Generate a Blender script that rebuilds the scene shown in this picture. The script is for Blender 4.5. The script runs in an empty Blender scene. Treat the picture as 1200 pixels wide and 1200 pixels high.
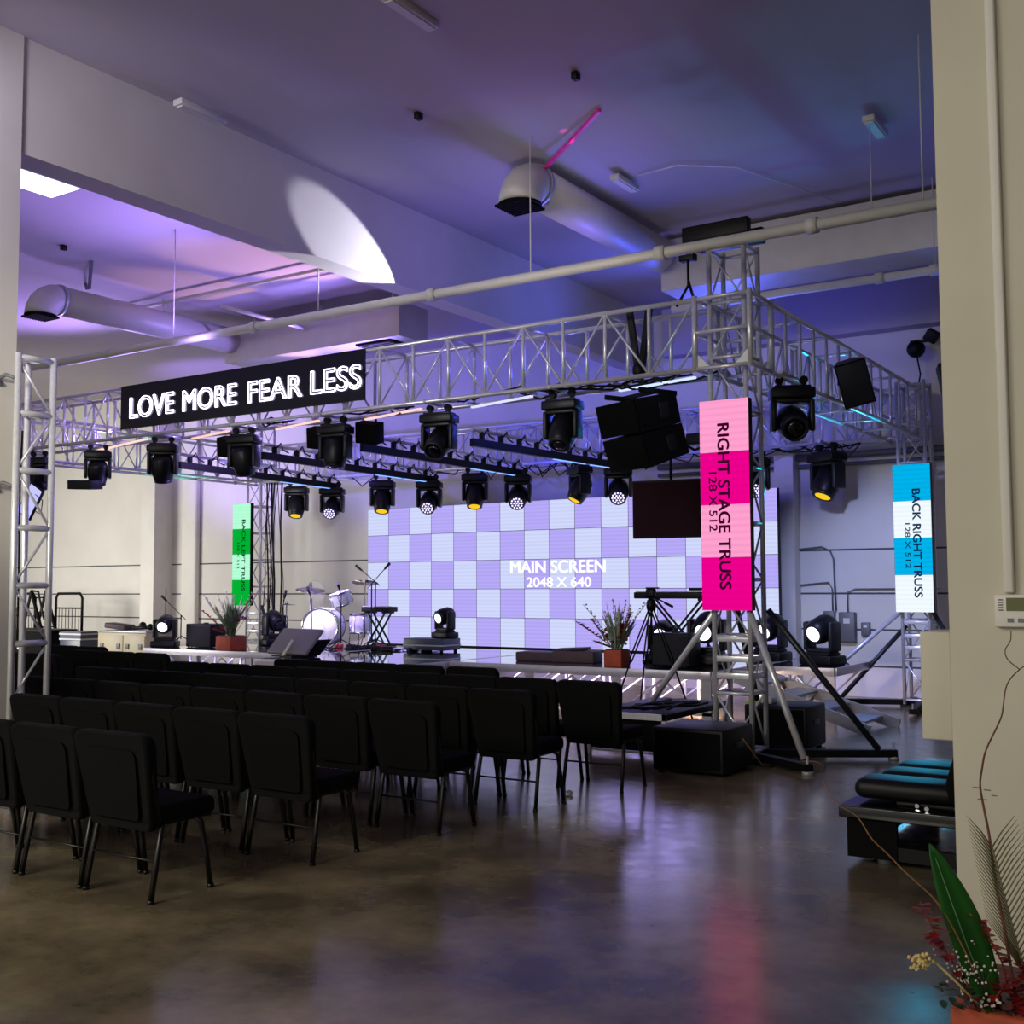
import bpy, bmesh, math, random
from mathutils import Vector, Matrix, Euler
random.seed(7)
PI = math.pi
sc = bpy.context.scene
C = sc.collection

# ------------------------------------------------------------------ materials
def lin(c):
    return tuple(((x/255)/12.92 if x/255 <= 0.04045 else ((x/255+0.055)/1.055)**2.4) for x in c) + (1.0,)
def mat(name, rgb, rough=.5, metal=0.0, noise=0.0, nscale=8.0, bump=0.0, coat=0.0, spec=.5, stretch=None):
    m = bpy.data.materials.new(name); m.use_nodes = True
    nt = m.node_tree; b = nt.nodes['Principled BSDF']
    b.inputs['Base Color'].default_value = lin(rgb)
    b.inputs['Roughness'].default_value = rough
    b.inputs['Metallic'].default_value = metal
    b.inputs['Coat Weight'].default_value = coat
    b.inputs['Specular IOR Level'].default_value = spec
    tc = nt.nodes.new('ShaderNodeTexCoord')
    n = nt.nodes.new('ShaderNodeTexNoise'); n.inputs['Scale'].default_value = nscale; n.inputs['Detail'].default_value = 6
    if stretch:
        mp = nt.nodes.new('ShaderNodeMapping'); mp.inputs['Scale'].default_value = stretch
        nt.links.new(tc.outputs['Object'], mp.inputs['Vector']); nt.links.new(mp.outputs['Vector'], n.inputs['Vector'])
    else:
        nt.links.new(tc.outputs['Object'], n.inputs['Vector'])
    if noise > 0:
        r = nt.nodes.new('ShaderNodeValToRGB')
        c = lin(rgb)
        r.color_ramp.elements[0].position = .3; r.color_ramp.elements[1].position = .7
        r.color_ramp.elements[0].color = tuple(x*(1-noise) for x in c[:3])+(1,)
        r.color_ramp.elements[1].color = tuple(min(1, x*(1+noise)) for x in c[:3])+(1,)
        nt.links.new(n.outputs['Fac'], r.inputs['Fac']); nt.links.new(r.outputs['Color'], b.inputs['Base Color'])
    if bump > 0:
        bp = nt.nodes.new('ShaderNodeBump'); bp.inputs['Strength'].default_value = bump; bp.inputs['Distance'].default_value = .01
        nt.links.new(n.outputs['Fac'], bp.inputs['Height']); nt.links.new(bp.outputs['Normal'], b.inputs['Normal'])
    return m
def emis(name, rgb, strength=1.0, bands=0.0):
    m = bpy.data.materials.new(name); m.use_nodes = True
    nt = m.node_tree; nt.nodes.clear()
    o = nt.nodes.new('ShaderNodeOutputMaterial'); e = nt.nodes.new('ShaderNodeEmission')
    e.inputs['Color'].default_value = lin(rgb); e.inputs['Strength'].default_value = strength
    nt.links.new(e.outputs[0], o.inputs['Surface'])
    if bands > 0:   # fine scan lines of the LED wall
        tc = nt.nodes.new('ShaderNodeTexCoord'); sp = nt.nodes.new('ShaderNodeSeparateXYZ')
        mu = nt.nodes.new('ShaderNodeMath'); mu.operation = 'MULTIPLY'; mu.inputs[1].default_value = 2*PI/0.0625
        sn = nt.nodes.new('ShaderNodeMath'); sn.operation = 'SINE'
        ma = nt.nodes.new('ShaderNodeMath'); ma.operation = 'MULTIPLY_ADD'; ma.inputs[1].default_value = bands*strength; ma.inputs[2].default_value = strength
        nt.links.new(tc.outputs['Object'], sp.inputs[0]); nt.links.new(sp.outputs['Z'], mu.inputs[0])
        nt.links.new(mu.outputs[0], sn.inputs[0]); nt.links.new(sn.outputs[0], ma.inputs[0]); nt.links.new(ma.outputs[0], e.inputs['Strength'])
    return m

ALU = mat('brushed_aluminium', (226, 226, 234), .26, .4, .06, 30)
ALU2 = mat('dull_aluminium', (172, 172, 180), .42, .4, .08, 20)
BLACK = mat('black_paint', (8, 8, 10), .5, 0, .2, 12, 0, 0, .25)
BLACKM = mat('matte_black', (6, 6, 7), .85, 0, .2, 20, 0, 0, .15)
FABRIC = mat('black_fabric', (14, 14, 15), .95, 0, .3, 220, .35, 0, .15)
LEGM = mat('black_metal_tube', (13, 13, 14), .35, .2, .15, 30)
FIX = mat('fixture_plastic', (14, 15, 19), .4, 0, .2, 14, 0, 0, .3)
FIXG = mat('fixture_grey', (28, 29, 36), .4, 0, .1, 14, 0, 0, .35)
GLASSD = mat('dark_lens', (10, 12, 20), .08, 0, .1, 9, 0, 1.0)
TERRA = mat('terracotta', (176, 74, 42), .7, 0, .18, 9, .1)
WOODB = mat('brown_board', (78, 62, 66), .65, 0, .15, 5, .05)
WHITEP = mat('white_painted', (216, 212, 204), .55, 0, .04, 3)
DUCTM = mat('duct_white', (196, 192, 190), .5, .1, .05, 4)
PIPEM = mat('pipe_white', (205, 203, 200), .4, 0, .05, 6)
CHROME = mat('chrome', (215, 215, 220), .15, 1.0, .03, 10)
SHELL = mat('drum_shell_pearl', (214, 214, 232), .3, 0, .06, 18)
HEADW = mat('drum_head', (240, 240, 246), .45, 0, .02, 10)
BRASSY = mat('cymbal_bronze', (150, 140, 150), .25, .9, .08, 40)
CASEB = mat('case_blue', (44, 58, 82), .4, 0, .08, 8)
CREAM = mat('cream_laminate', (206, 194, 160), .5, 0, .05, 6)
GREYB = mat('grey_box', (104, 106, 112), .5, .2, .06, 8)
NAVY = mat('sign_board_gloss', (24, 26, 40), .12, 0, .1, 3, 0, .6)
STEEL = mat('tv_back_grey', (120, 118, 126), .45, .1, .06, 6)
EARTH = mat('cable_brown', (150, 110, 72), .6, 0, .1, 20)

# white wall with thin dark panel seams at fixed heights
def wall_mat(name, rgb, seams, rough=.75):
    m = mat(name, rgb, rough, 0, .05, 1.2, .15)
    nt = m.node_tree; b = nt.nodes['Principled BSDF']
    src = b.inputs['Base Color'].links[0].from_socket
    tc = nt.nodes.new('ShaderNodeTexCoord'); sp = nt.nodes.new('ShaderNodeSeparateXYZ')
    nt.links.new(tc.outputs['Object'], sp.inputs[0])
    acc = None
    for s in seams:
        c = nt.nodes.new('ShaderNodeMath'); c.operation = 'COMPARE'; c.inputs[1].default_value = s; c.inputs[2].default_value = .014
        nt.links.new(sp.outputs['Z'], c.inputs[0])
        if acc is None: acc = c
        else:
            a = nt.nodes.new('ShaderNodeMath'); a.operation = 'MAXIMUM'
            nt.links.new(acc.outputs[0], a.inputs[0]); nt.links.new(c.outputs[0], a.inputs[1]); acc = a
    mx = nt.nodes.new('ShaderNodeMixRGB'); mx.inputs['Color2'].default_value = lin((70, 72, 74))
    nt.links.new(acc.outputs[0], mx.inputs['Fac']); nt.links.new(src, mx.inputs['Color1']); nt.links.new(mx.outputs[0], b.inputs['Base Color'])
    return m
WALLM = wall_mat('white_wall_with_seams', (214, 211, 203), (2.19, 1.53, .99, .45))
WALLR = mat('cream_wall', (196, 190, 172), .7, 0, .05, 2.2, .1)
COLM = mat('white_column', (205, 200, 188), .7, 0, .04, 2, .08)
CEILM = mat('white_ceiling', (176, 168, 176), .85, 0, .07, .5, .1, stretch=(1.0, .25, 1))

def floor_mat():
    m = bpy.data.materials.new('polished_concrete'); m.use_nodes = True
    nt = m.node_tree; b = nt.nodes['Principled BSDF']
    tc = nt.nodes.new('ShaderNodeTexCoord')
    n1 = nt.nodes.new('ShaderNodeTexNoise'); n1.inputs['Scale'].default_value = 1.3; n1.inputs['Detail'].default_value = 9; n1.inputs['Roughness'].default_value = .65
    n2 = nt.nodes.new('ShaderNodeTexNoise'); n2.inputs['Scale'].default_value = 6; n2.inputs['Detail'].default_value = 8
    nt.links.new(tc.outputs['Object'], n1.inputs['Vector']); nt.links.new(tc.outputs['Object'], n2.inputs['Vector'])
    r = nt.nodes.new('ShaderNodeValToRGB'); e = r.color_ramp.elements
    e[0].position = .32; e[0].color = lin((66, 58, 46)); e[1].position = .68; e[1].color = lin((140, 126, 100))
    nt.links.new(n1.outputs['Fac'], r.inputs['Fac'])
    mx = nt.nodes.new('ShaderNodeMixRGB'); mx.blend_type = 'OVERLAY'; mx.inputs['Fac'].default_value = .15
    nt.links.new(r.outputs['Color'], mx.inputs['Color1']); nt.links.new(n2.outputs['Color'], mx.inputs['Color2'])
    nt.links.new(mx.outputs[0], b.inputs['Base Color'])
    mr = nt.nodes.new('ShaderNodeMapRange'); mr.inputs['From Min'].default_value = .3; mr.inputs['From Max'].default_value = .7
    mr.inputs['To Min'].default_value = .16; mr.inputs['To Max'].default_value = .24
    nt.links.new(n2.outputs['Fac'], mr.inputs['Value']); nt.links.new(mr.outputs[0], b.inputs['Roughness'])
    b.inputs['Specular IOR Level'].default_value = .6
    bp = nt.nodes.new('ShaderNodeBump'); bp.inputs['Strength'].default_value = .06; bp.inputs['Distance'].default_value = .02
    nt.links.new(n1.outputs['Fac'], bp.inputs['Height']); nt.links.new(bp.outputs['Normal'], b.inputs['Normal'])
    return m
FLOORM = floor_mat()
DECKM = mat('glossy_black_deck', (62, 60, 84), .07, 0, .15, 2, .02, 1.0, .8)

# ------------------------------------------------------------------ mesh helper
class MB:
    def __init__(s): s.bm = bmesh.new(); s.mi = 0
    def _m(s, fs, smooth=False):
        for f in fs: f.material_index = s.mi; f.smooth = smooth
    def box(s, c, d, rot=None, bev=0.0, seg=2):
        mtx = Matrix.Translation(c) @ (rot.to_4x4() if rot is not None else Matrix()) @ Matrix.Diagonal((d[0], d[1], d[2], 1))
        r = bmesh.ops.create_cube(s.bm, size=1.0, matrix=mtx)
        fs = list({f for v in r['verts'] for f in v.link_faces})
        if bev > 0:
            es = list({e for v in r['verts'] for e in v.link_edges})
            r2 = bmesh.ops.bevel(s.bm, geom=es, offset=bev, segments=seg, profile=.5, affect='EDGES')
            fs = list({f for v in r2['verts'] for f in v.link_faces} | {f for f in fs if f.is_valid})
            s._m(fs, True if seg > 1 else False)
        else: s._m(fs)
        return s
    def b2(s, x0, x1, y0, y1, z0, z1, bev=0.0):
        return s.box(((x0+x1)/2, (y0+y1)/2, (z0+z1)/2), (abs(x1-x0), abs(y1-y0), abs(z1-z0)), None, bev)
    def bar(s, a, b, w, h):
        a = Vector(a); b = Vector(b); d = b-a
        q = d.to_track_quat('X', 'Z').to_matrix()
        return s.box((a+b)/2, (d.length, w, h), q)
    def tube(s, a, b, r, n=8, r2=None, cap=True):
        a = Vector(a); b = Vector(b); d = b-a; L = d.length
        if L < 1e-6: return s
        mtx = Matrix.Translation((a+b)/2) @ d.to_track_quat('Z', 'Y').to_matrix().to_4x4()
        res = bmesh.ops.create_cone(s.bm, cap_ends=cap, cap_tris=False, segments=n, radius1=r, radius2=r if r2 is None else r2, depth=L, matrix=mtx)
        s._m({f for v in res['verts'] for f in v.link_faces}, True)
        for v in res['verts']:
            for f in v.link_faces:
                if len(f.verts) > 4: f.smooth = False
        return s
    def path(s, pts, r, n=6):
        pts = [Vector(p) for p in pts]
        rings = []
        up = Vector((0, 0, 1))
        for i, p in enumerate(pts):
            t = (pts[min(i+1, len(pts)-1)]-pts[max(i-1, 0)]).normalized()
            q = t.to_track_quat('Z', 'Y')
            rr = r[i] if isinstance(r, (list, tuple)) else r
            rings.append([s.bm.verts.new(p+q @ Vector((math.cos(2*PI*k/n)*rr, math.sin(2*PI*k/n)*rr, 0))) for k in range(n)])
        fs = []
        for a, b in zip(rings, rings[1:]):
            # align rings
            best = min(range(n), key=lambda o: sum((a[k].co-b[(k+o) % n].co).length for k in range(n)))
            b[:] = b[best:]+b[:best]
            for k in range(n): fs.append(s.bm.faces.new((a[k], a[(k+1) % n], b[(k+1) % n], b[k])))
        fs.append(s.bm.faces.new(rings[0][::-1])); fs.append(s.bm.faces.new(rings[-1]))
        s._m(fs, True); return s
    def lathe(s, prof, c=(0, 0, 0), rot=None, n=24, cap=True):
        c = Vector(c); rings = []
        for (r, z) in prof:
            ring = []
            for k in range(n):
                v = Vector((math.cos(2*PI*k/n)*r, math.sin(2*PI*k/n)*r, z))
                if rot is not None: v = rot @ v
                ring.append(s.bm.verts.new(c+v))
            rings.append(ring)
        fs = []
        for a, b in zip(rings, rings[1:]):
            for k in range(n): fs.append(s.bm.faces.new((a[k], a[(k+1) % n], b[(k+1) % n], b[k])))
        if cap and prof[0][0] > 1e-4: fs.append(s.bm.faces.new(rings[0][::-1]))
        if cap and prof[-1][0] > 1e-4: fs.append(s.bm.faces.new(rings[-1]))
        s._m(fs, True); return s
    def sphere(s, c, r, sx=1, sy=1, sz=1, u=14, v=9):
        res = bmesh.ops.create_uvsphere(s.bm, u_segments=u, v_segments=v, radius=r, matrix=Matrix.Translation(c) @ Matrix.Diagonal((sx, sy, sz, 1)))
        s._m({f for w in res['verts'] for f in w.link_faces}, True); return s
    def poly(s, pts, thick, axis):       # outline extruded along axis vector
        ax = Vector(axis)*thick
        a = [s.bm.verts.new(Vector(p)) for p in pts]; b = [s.bm.verts.new(Vector(p)+ax) for p in pts]
        n = len(pts); fs = [s.bm.faces.new(a[::-1]), s.bm.faces.new(b)]
        for k in range(n): fs.append(s.bm.faces.new((a[k], a[(k+1) % n], b[(k+1) % n], b[k])))
        s._m(fs); return s
    def quad(s, p):
        f = s.bm.faces.new([s.bm.verts.new(Vector(q)) for q in p]); s._m([f]); return s
    def mesh(s, name, m):
        bmesh.ops.recalc_face_normals(s.bm, faces=s.bm.faces)
        me = bpy.data.meshes.new(name); s.bm.to_mesh(me); s.bm.free()
        for x in (m if isinstance(m, (list, tuple)) else [m]): me.materials.append(x)
        return me
    def build(s, name, m, parent=None, loc=None):
        o = bpy.data.objects.new(name, s.mesh(name, m)); C.objects.link(o)
        if parent is not None: o.parent = parent
        if loc is not None: o.location = loc
        return o

def tag(o, label=None, cat=None, group=None, kind=None):
    if label: o['label'] = label
    if cat: o['category'] = cat
    if group: o['group'] = group
    if kind: o['kind'] = kind
    return o
def thing(name, label, cat, loc=(0, 0, 0), rz=0, group=None):
    o = bpy.data.objects.new(name, None); C.objects.link(o); o.empty_display_size = .1
    o.location = loc; o.rotation_euler = (0, 0, rz)
    return tag(o, label, cat, group)
def link(name, me, parent, loc=None, rot=None):
    o = bpy.data.objects.new(name, me); C.objects.link(o)
    if parent is not None: o.parent = parent
    if loc is not None: o.location = loc
    if rot is not None: o.rotation_euler = rot
    return o
def struct(name, mb, m): return tag(mb.build(name, m), kind='structure')
def dup(root, loc=None, rz=None, label=None, group=None):
    r = root.copy(); C.objects.link(r)
    if loc is not None: r.location = loc
    if rz is not None: r.rotation_euler = (0, 0, rz)
    if label: r['label'] = label
    if group: r['group'] = group
    for ch in list(root.children):
        c = ch.copy(); C.objects.link(c); c.parent = r
        for g in list(ch.children):
            d = g.copy(); C.objects.link(d); d.parent = c
    return r
def local(root, mb_pts): return [Vector(p)-root.location for p in mb_pts]

_deps = None
def text_mesh(body, width, height, m, outline=False, bold=.0, tube=.01, depth=.004):
    """lettering as a mesh in local x/y, lower-left at the origin, scaled to width x height"""
    cu = bpy.data.curves.new('lettering', 'FONT'); cu.body = body; cu.size = 1
    if outline:
        cu.fill_mode = 'NONE'; cu.offset = .028
    else:
        cu.extrude = 0
    ob = bpy.data.objects.new('lettering', cu); C.objects.link(ob)
    bpy.context.view_layer.update()
    me = bpy.data.meshes.new_from_object(ob.evaluated_get(bpy.context.evaluated_depsgraph_get()))
    C.objects.unlink(ob); bpy.data.objects.remove(ob)
    xs = [v.co.x for v in me.vertices]; ys = [v.co.y for v in me.vertices]
    x0, x1, y0, y1 = min(xs), max(xs), min(ys), max(ys)
    for v in me.vertices:
        v.co.x = (v.co.x-x0)/(x1-x0)*width; v.co.y = (v.co.y-y0)/(y1-y0)*height
        v.co.z = depth if v.co.z > 0 else 0
    if outline:
        # follow the outline loops with a round tube
        adj = {}
        for e in me.edges:
            a, b = e.vertices; adj.setdefault(a, []).append(b); adj.setdefault(b, []).append(a)
        seen = set(); mb = MB()
        for v0 in adj:
            if v0 in seen: continue
            loop = [v0]; seen.add(v0); cur = v0
            while True:
                nx = [k for k in adj[cur] if k not in seen]
                if not nx: break
                cur = nx[0]; seen.add(cur); loop.append(cur)
            pts = [me.vertices[i].co.copy() for i in loop]
            for i in range(len(pts)):
                a, b = pts[i], pts[(i+1) % len(pts)]
                a = Vector((a.x, a.y, tube)); b = Vector((b.x, b.y, tube))
                mb.tube(a, b, tube, 6)
        return mb.mesh('lettering', m)
    if bold > 0:
        b = bold*height; V = [v.co.copy() for v in me.vertices]; F = [tuple(p.vertices) for p in me.polygons]
        vs = []; fs = []
        for k, (dx, dy) in enumerate(((0, 0), (b, 0), (-b, 0), (0, b*.7), (0, -b*.7))):
            o_ = len(vs); vs += [(v.x+dx, v.y+dy, k*.0002) for v in V]; fs += [tuple(i+o_ for i in f) for f in F]
        me = bpy.data.meshes.new('lettering'); me.from_pydata(vs, [], fs)
    me.materials.clear(); me.materials.append(m)
    return me

# ------------------------------------------------------------------ room
ZC = 6.2
struct('floor', MB().b2(-27, 8, -15, 8, -.1, 0), FLOORM)
struct('ceiling', MB().b2(-27, 8, -15, 8, ZC, ZC+.15), CEILM)
struct('wall_back', MB().b2(-27, 8, 7.0, 7.25, 0, ZC), WALLM)
struct('wall_left', MB().b2(-27, -26.8, -15, 7.0, 0, ZC), WALLM)
struct('wall_far_right', MB().b2(7.8, 8, -15, 7.0, 0, ZC), WALLM)
struct('wall_back_pilaster', MB().b2(-16.4, -15.95, 6.5, 7.0, 0, ZC), WHITEP)
struct('wall_back_pilaster', MB().b2(-15.5, -15.0, 6.86, 7.0, 0, ZC, .06), WHITEP)
struct('wall_back_pilaster', MB().b2(-1.75, -1.45, 6.75, 7.0, 0, 5.3), WHITEP)
struct('wall_back_beam', MB().b2(-3.6, 8, 6.7, 7.0, 5.42, ZC), CEILM)
struct('ceiling_beam', MB().b2(-4.2, -3.9, -4.67, 7.0, 5.22, ZC), COLM)
struct('wall_left_column', MB().b2(-4.6, -3.88, -5.3, -4.67, 0, ZC), COLM)
# near partition at the right
struct('wall_right_partition', MB().b2(3.593, 7.8, -6.22, -5.95, 0, ZC), WALLR)
struct('trim_1', MB().b2(3.76, 3.79, -6.245, -6.22, 1.625, ZC, .006), WHITEP)

o = MB().b2(3.495, 3.591, -6.2, -5.97, 1.155, 1.50, .006).build('wall_box', WALLR)
tag(o, 'cream metal box fixed to the end of the near right wall', 'electrical box')

# ceiling fittings --------------------------------------------------
def ceil_light(loc, L, rz, label, lit=False, w=.12, d=.06, grp=None):
    t = thing('ceiling_light', label, 'ceiling light', loc, rz, grp)
    MB().b2(-L/2, L/2, -w/2, w/2, -d, 0, .01).build('housing', DUCTM, t)
    MB().b2(-L/2+.03, L/2-.03, -w/2+.02, w/2-.02, -d-.012, -d).build('diffuser', emis('lamp_white', (225, 232, 255), 4.0) if lit else DUCTM, t)
    return t
ceil_light((-3.60, -3.05, ZC-.1), .55, PI/2, 'small unlit strip light high beside the near end of the big ceiling beam')
ceil_light((-.96, -3.25, ZC), .6, PI/2, 'unlit tube light at the top edge of the photo')
ceil_light((-1.26, .93, ZC-.05), .5, PI/2, 'unlit strip light right of the round duct elbow')
ceil_light((1.49, .93, ZC-.05), .5, PI/2, 'unlit strip light above the sprinkler pipe near the right wall')
None and ceil_light((-5.45, 1.15, ZC), 2.4, PI/2, 'bright white glowing ceiling panel just past the big beam', True, .5, .3)
ceil_light((-6.1, -3.1, ZC), .8, PI/2, 'bright ceiling panel close to the left column', True, .5, .3)
for (x, y, lb) in ((-2.12, -1.67, 'small black ceiling sensor left of the pink lit strut'), (-.44, -1.56, 'small black ceiling sensor at the top centre right'), (-8.6, -1.0, 'small black ceiling sensor above the left round duct')):
    tag(MB().b2(x-.03, x+.03, y-.04, y+.04, ZC-.07, ZC, .01).build('ceiling_sensor', BLACK), lb, 'sensor')
# wires hanging from the small light, one to the sprinkler pipe
tag(MB().tube((1.47, .8, ZC-.06), (1.47, .8, 5.2), .006, 5).build('hanging_rod', PIPEM), 'thin rod hanging from the ceiling near the right wall', 'rod')
tag(MB().path([(-1.1, .95, ZC-.02), (-.6, .9, ZC-.03), (-.1, 1.3, ZC-.03), (.2, 2.2, ZC-.03), (.5, 3.0, ZC-.05)], .008, 5).build('conduit', PIPEM), 'thin curved conduit running across the ceiling to the long duct', 'conduit')

# round ducts --------------------------------------------------
def duct(x, y0, y1, z, r, label, plate):
    t = thing('round_duct', label, 'air duct', (x, y0, z))
    m = MB()
    pts = [(0, 0, -r*1.25)] + [(0, r*1.25-r*1.25*math.cos(a), -r*1.25+r*1.25*math.sin(a)) for a in [PI/2*k/5 for k in range(1, 6)]]
    m.path(pts, r, 28); m.build('elbow', DUCTM, t)
    m = MB()
    L = y1-y0; m.tube((0, r*1.25, 0), (0, L, 0), r*.98, 32)
    m.build('straight_run', DUCTM, t)
    MB().tube((0, r*1.2, 0), (0, r*1.2+.05, 0), r*1.05, 32).build('collar', ALU2, t)
    MB().b2(-.015, .015, L*.6, L*.6+.03, r*.9, ZC-z).build('hanger', DUCTM, t)
    g = MB().tube((0, 0, -r*1.25-.02), (0, 0, -r*1.25), r*1.02, 28)
    for k in range(-4, 5): g.b2(-r*.85, r*.85, k*r*.2-.008, k*r*.2+.008, -r*1.25-.045, -r*1.25-.018)
    g.build('grille', BLACKM, t)
    return t
duct(-1.85, -.30, 3.0, 5.92, .225, 'large white round duct with downturned elbow hanging at centre right', 1)
duct(-9.75, -.55, 3.0, 5.78, .215, 'large white round duct with downturned elbow in the left bay', 1)
# struts carrying the ducts
tag(MB().bar((-1.68, -.05, 6.08), (-.62, -.8, ZC-.03), .035, .035).build('support_strut', mat('strut_lit_magenta', (220, 40, 150), .4)), 'thin strut above the centre duct elbow with magenta light put into its colour', 'strut')  # magenta light is put into the base colour, besides the spot
o = MB(); o.bar((-9.55, .05, 5.98), (-10.0, .35, ZC), .04, .01); o.bar((-9.5, .05, 5.98), (-8.9, -.35, ZC), .05, .01)
tag(o.build('support_strap', GREYB), 'V shaped hanger strap over the left round duct', 'strap')
# rectangular ducts
def rduct(x0, x1, y0, y1, z0, z1, gx0, gx1, label):
    t = thing('rectangular_duct', label, 'air duct', ((x0+x1)/2, y0, z0))
    L = t.location
    MB().b2(x0-L.x, x1-L.x, 0, y1-y0, 0, z1-z0, .01).build('casing', DUCTM, t)
    g = MB().b2(gx0-L.x, gx1-L.x, .1, y1-y0-.1, -.03, 0)
    g2 = MB()
    for k in range(6):
        yy = .14+k*(y1-y0-.28)/5
        g2.b2(gx0-L.x+.03, gx1-L.x-.03, yy-.012, yy+.012, -.045, -.03)
    f = g.build('grille', BLACKM, t); g2.build('slat', GREYB, f)
    for q in (.1, .5, .9): MB().b2(x0-L.x+(x1-x0)*q-.015, x0-L.x+(x1-x0)*q+.015, .3, .33, z1-z0, ZC-z0).build('hanger', DUCTM, t)
    return t
rduct(-1.9, 6.5, 3.15, 3.85, 5.48, 6.15, 1.65, 2.4, 'long beige rectangular duct crossing behind the sprinkler pipe at right')
rduct(-9.9, -6.15, 3.0, 3.7, 5.42, 5.95, -7.1, -6.4, 'rectangular duct with a louvred grille in the left bay')
# sprinkler pipes
def pipe(a, b, r, label, couple, hang):
    a = Vector(a); b = Vector(b); d = b-a
    t = thing('sprinkler_pipe', label, 'pipe', a)
    MB().tube((0, 0, 0), d, r, 14).build('pipe_run', PIPEM, t)
    for k in couple:
        p = d*k; MB().tube(p-d.normalized()*.05, p+d.normalized()*.05, r*1.35, 14).build('coupling', PIPEM, t)
    for k in hang:
        p = d*k; MB().tube(p+Vector((0, 0, r)), p+Vector((0, 0, ZC-a.z)), .007, 5).build('hanger_rod', PIPEM, t)
    return t
pipe((-13, -.62, 4.76), (7.5, -.62, 4.73), .052, 'long white sprinkler pipe passing in front of the stage truss', (.18, .37, .5, .63, .7), (.3, .42, .56, .745))
pipe((-1.6, 2.85, 5.14), (7.0, 2.85, 5.12), .05, 'second sprinkler pipe farther back at upper right', (.3, .37), (.37,))
tag(MB().tube((-11, 1.5, 6.1), (-5.5, 1.5, 6.1), .03, 8).tube((-11, 2.4, 5.75), (-5.5, 2.4, 5.75), .03, 8).tube((-8.0, 1.2, 5.75), (-8.0, 2.9, 5.75), .03, 8).build('pipe_grid', PIPEM), 'thin white pipes under the ceiling of the left bay', 'pipe')

# wall electrics right --------------------------------------------------
def wbox(x, z, w, h, label, m=GREYB, d=.12):
    t = thing('junction_box', label, 'electrical box', (x, 7.0, z))
    MB().b2(-w/2, w/2, -d, 0, -h/2, h/2, .012).build('casing', m, t)
    MB().b2(-w*.2, w*.2, -d-.006, -d, h*.12, h*.3).build('label_plate', WHITEP, t)
    return t
wbox(-.72, 1.03, .24, .44, 'grey electrical cabinet on the back wall left of the blue and white panel')
wbox(-1.0, 1.1, .17, .33, 'smaller grey electrical box partly behind the moving head on the side deck', d=.08)
wbox(-.46, 1.0, .13, .2, 'small square grey box right of the grey electrical cabinet', d=.07)
tag(MB().path([(-1.9, 6.96, 2.17), (-1.1, 6.96, 2.24), (-.97, 6.96, 2.18), (-.92, 6.96, 2.05), (-.9, 6.96, 1.27)], .014, 6).build('conduit', GREYB), 'bent grey conduit dropping to the boxes on the back wall', 'conduit')
tag(MB().path([(-1.9, 6.96, 1.62), (-1.0, 6.96, 1.7), (-.95, 6.96, 1.6), (-.95, 6.96, 1.27)], .012, 6).path([(-.72, 6.96, 1.25), (-.72, 6.96, 1.55), (-.6, 6.96, 1.6), (.6, 6.96, 1.6)], .01, 6).build('conduit', GREYB), 'thin conduit running level along the back wall at right', 'conduit')
tag(MB().tube((-3.8, 6.9, 3.62), (7.5, 6.9, 3.62), .05, 10).tube((-3.8, 6.9, 3.48), (7.5, 6.9, 3.48), .03, 8).build('wall_pipe', GREYB), 'dark horizontal pipes on the back wall below the truss', 'pipe')

# ------------------------------------------------------------------ trusses
def lattice(mb, a, b, off, n, ru=.020, rd=.013, diag=True):
    """uprights from line a-b to line a+off .. b+off with alternating diagonals"""
    a = Vector(a); b = Vector(b); off = Vector(off)
    for k in range(n+1):
        p = a.lerp(b, k/n); mb.tube(p, p+off, ru, 6)
        if diag and k < n:
            q = a.lerp(b, (k+1)/n)
            if k % 2: mb.tube(p, q+off, rd, 5)
            else: mb.tube(p+off, q, rd, 5)
def box_truss(name, label, a, b, side, h, n, cat='truss', diag_outer=True, m=ALU, rc=.025, grp=None):
    """a,b: one lower chord's ends; side: vector to the other lower chord; h: height"""
    a = Vector(a); b = Vector(b); side = Vector(side); up = Vector(h) if not isinstance(h, (int, float)) else Vector((0, 0, h))
    t = thing(name, label, cat, a, 0, grp)
    d = b-a; z = Vector((0, 0, 0))
    for s_ in (z, side):
        for u_ in (z, up): MB().tube(s_+u_, d+s_+u_, rc, 12).build('chord', m, t)
    for base, off, dg in ((z, up, diag_outer), (side, up, True), (z, side, False), (up, side, False)):
        nn = n if off == up else max(2, n//2)
        if dg:
            mb = MB(); lattice(mb, base, base+d, off, nn); mb.build('lacing', m, t)
        else:
            me = MB().tube((0, 0, 0), off, .018, 6).mesh('rung', m)
            for k in range(nn+1): link('rung', me, t, base+d*k/nn)
    return t
TZ0, TZ1 = 3.735, 4.42
HW = .56
box_truss('front_truss', 'long aluminium box truss across the front of the stage carrying the lit sign', (-11.9, -.02, TZ0), (-.02, -.02, TZ0), (0, .5, 0), TZ1-TZ0, 24)
box_truss('side_truss', 'right side aluminium truss running back from the front corner', (.53, .52, TZ0), (.53, 6.2, TZ0), (-.5, 0, 0), TZ1-TZ0, 13, diag_outer=False)
box_truss('side_truss', 'left side aluminium truss running back over the green panel', (-12.42, .52, TZ0), (-12.42, 5.6, TZ0), (.5, 0, 0), TZ1-TZ0, 11)
box_truss('back_truss', 'rear aluminium truss above the checkered screen', (-11.9, 5.75, TZ0), (.03, 6.3, TZ0), (0, .45, 0), TZ1-TZ0, 24)

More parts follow.
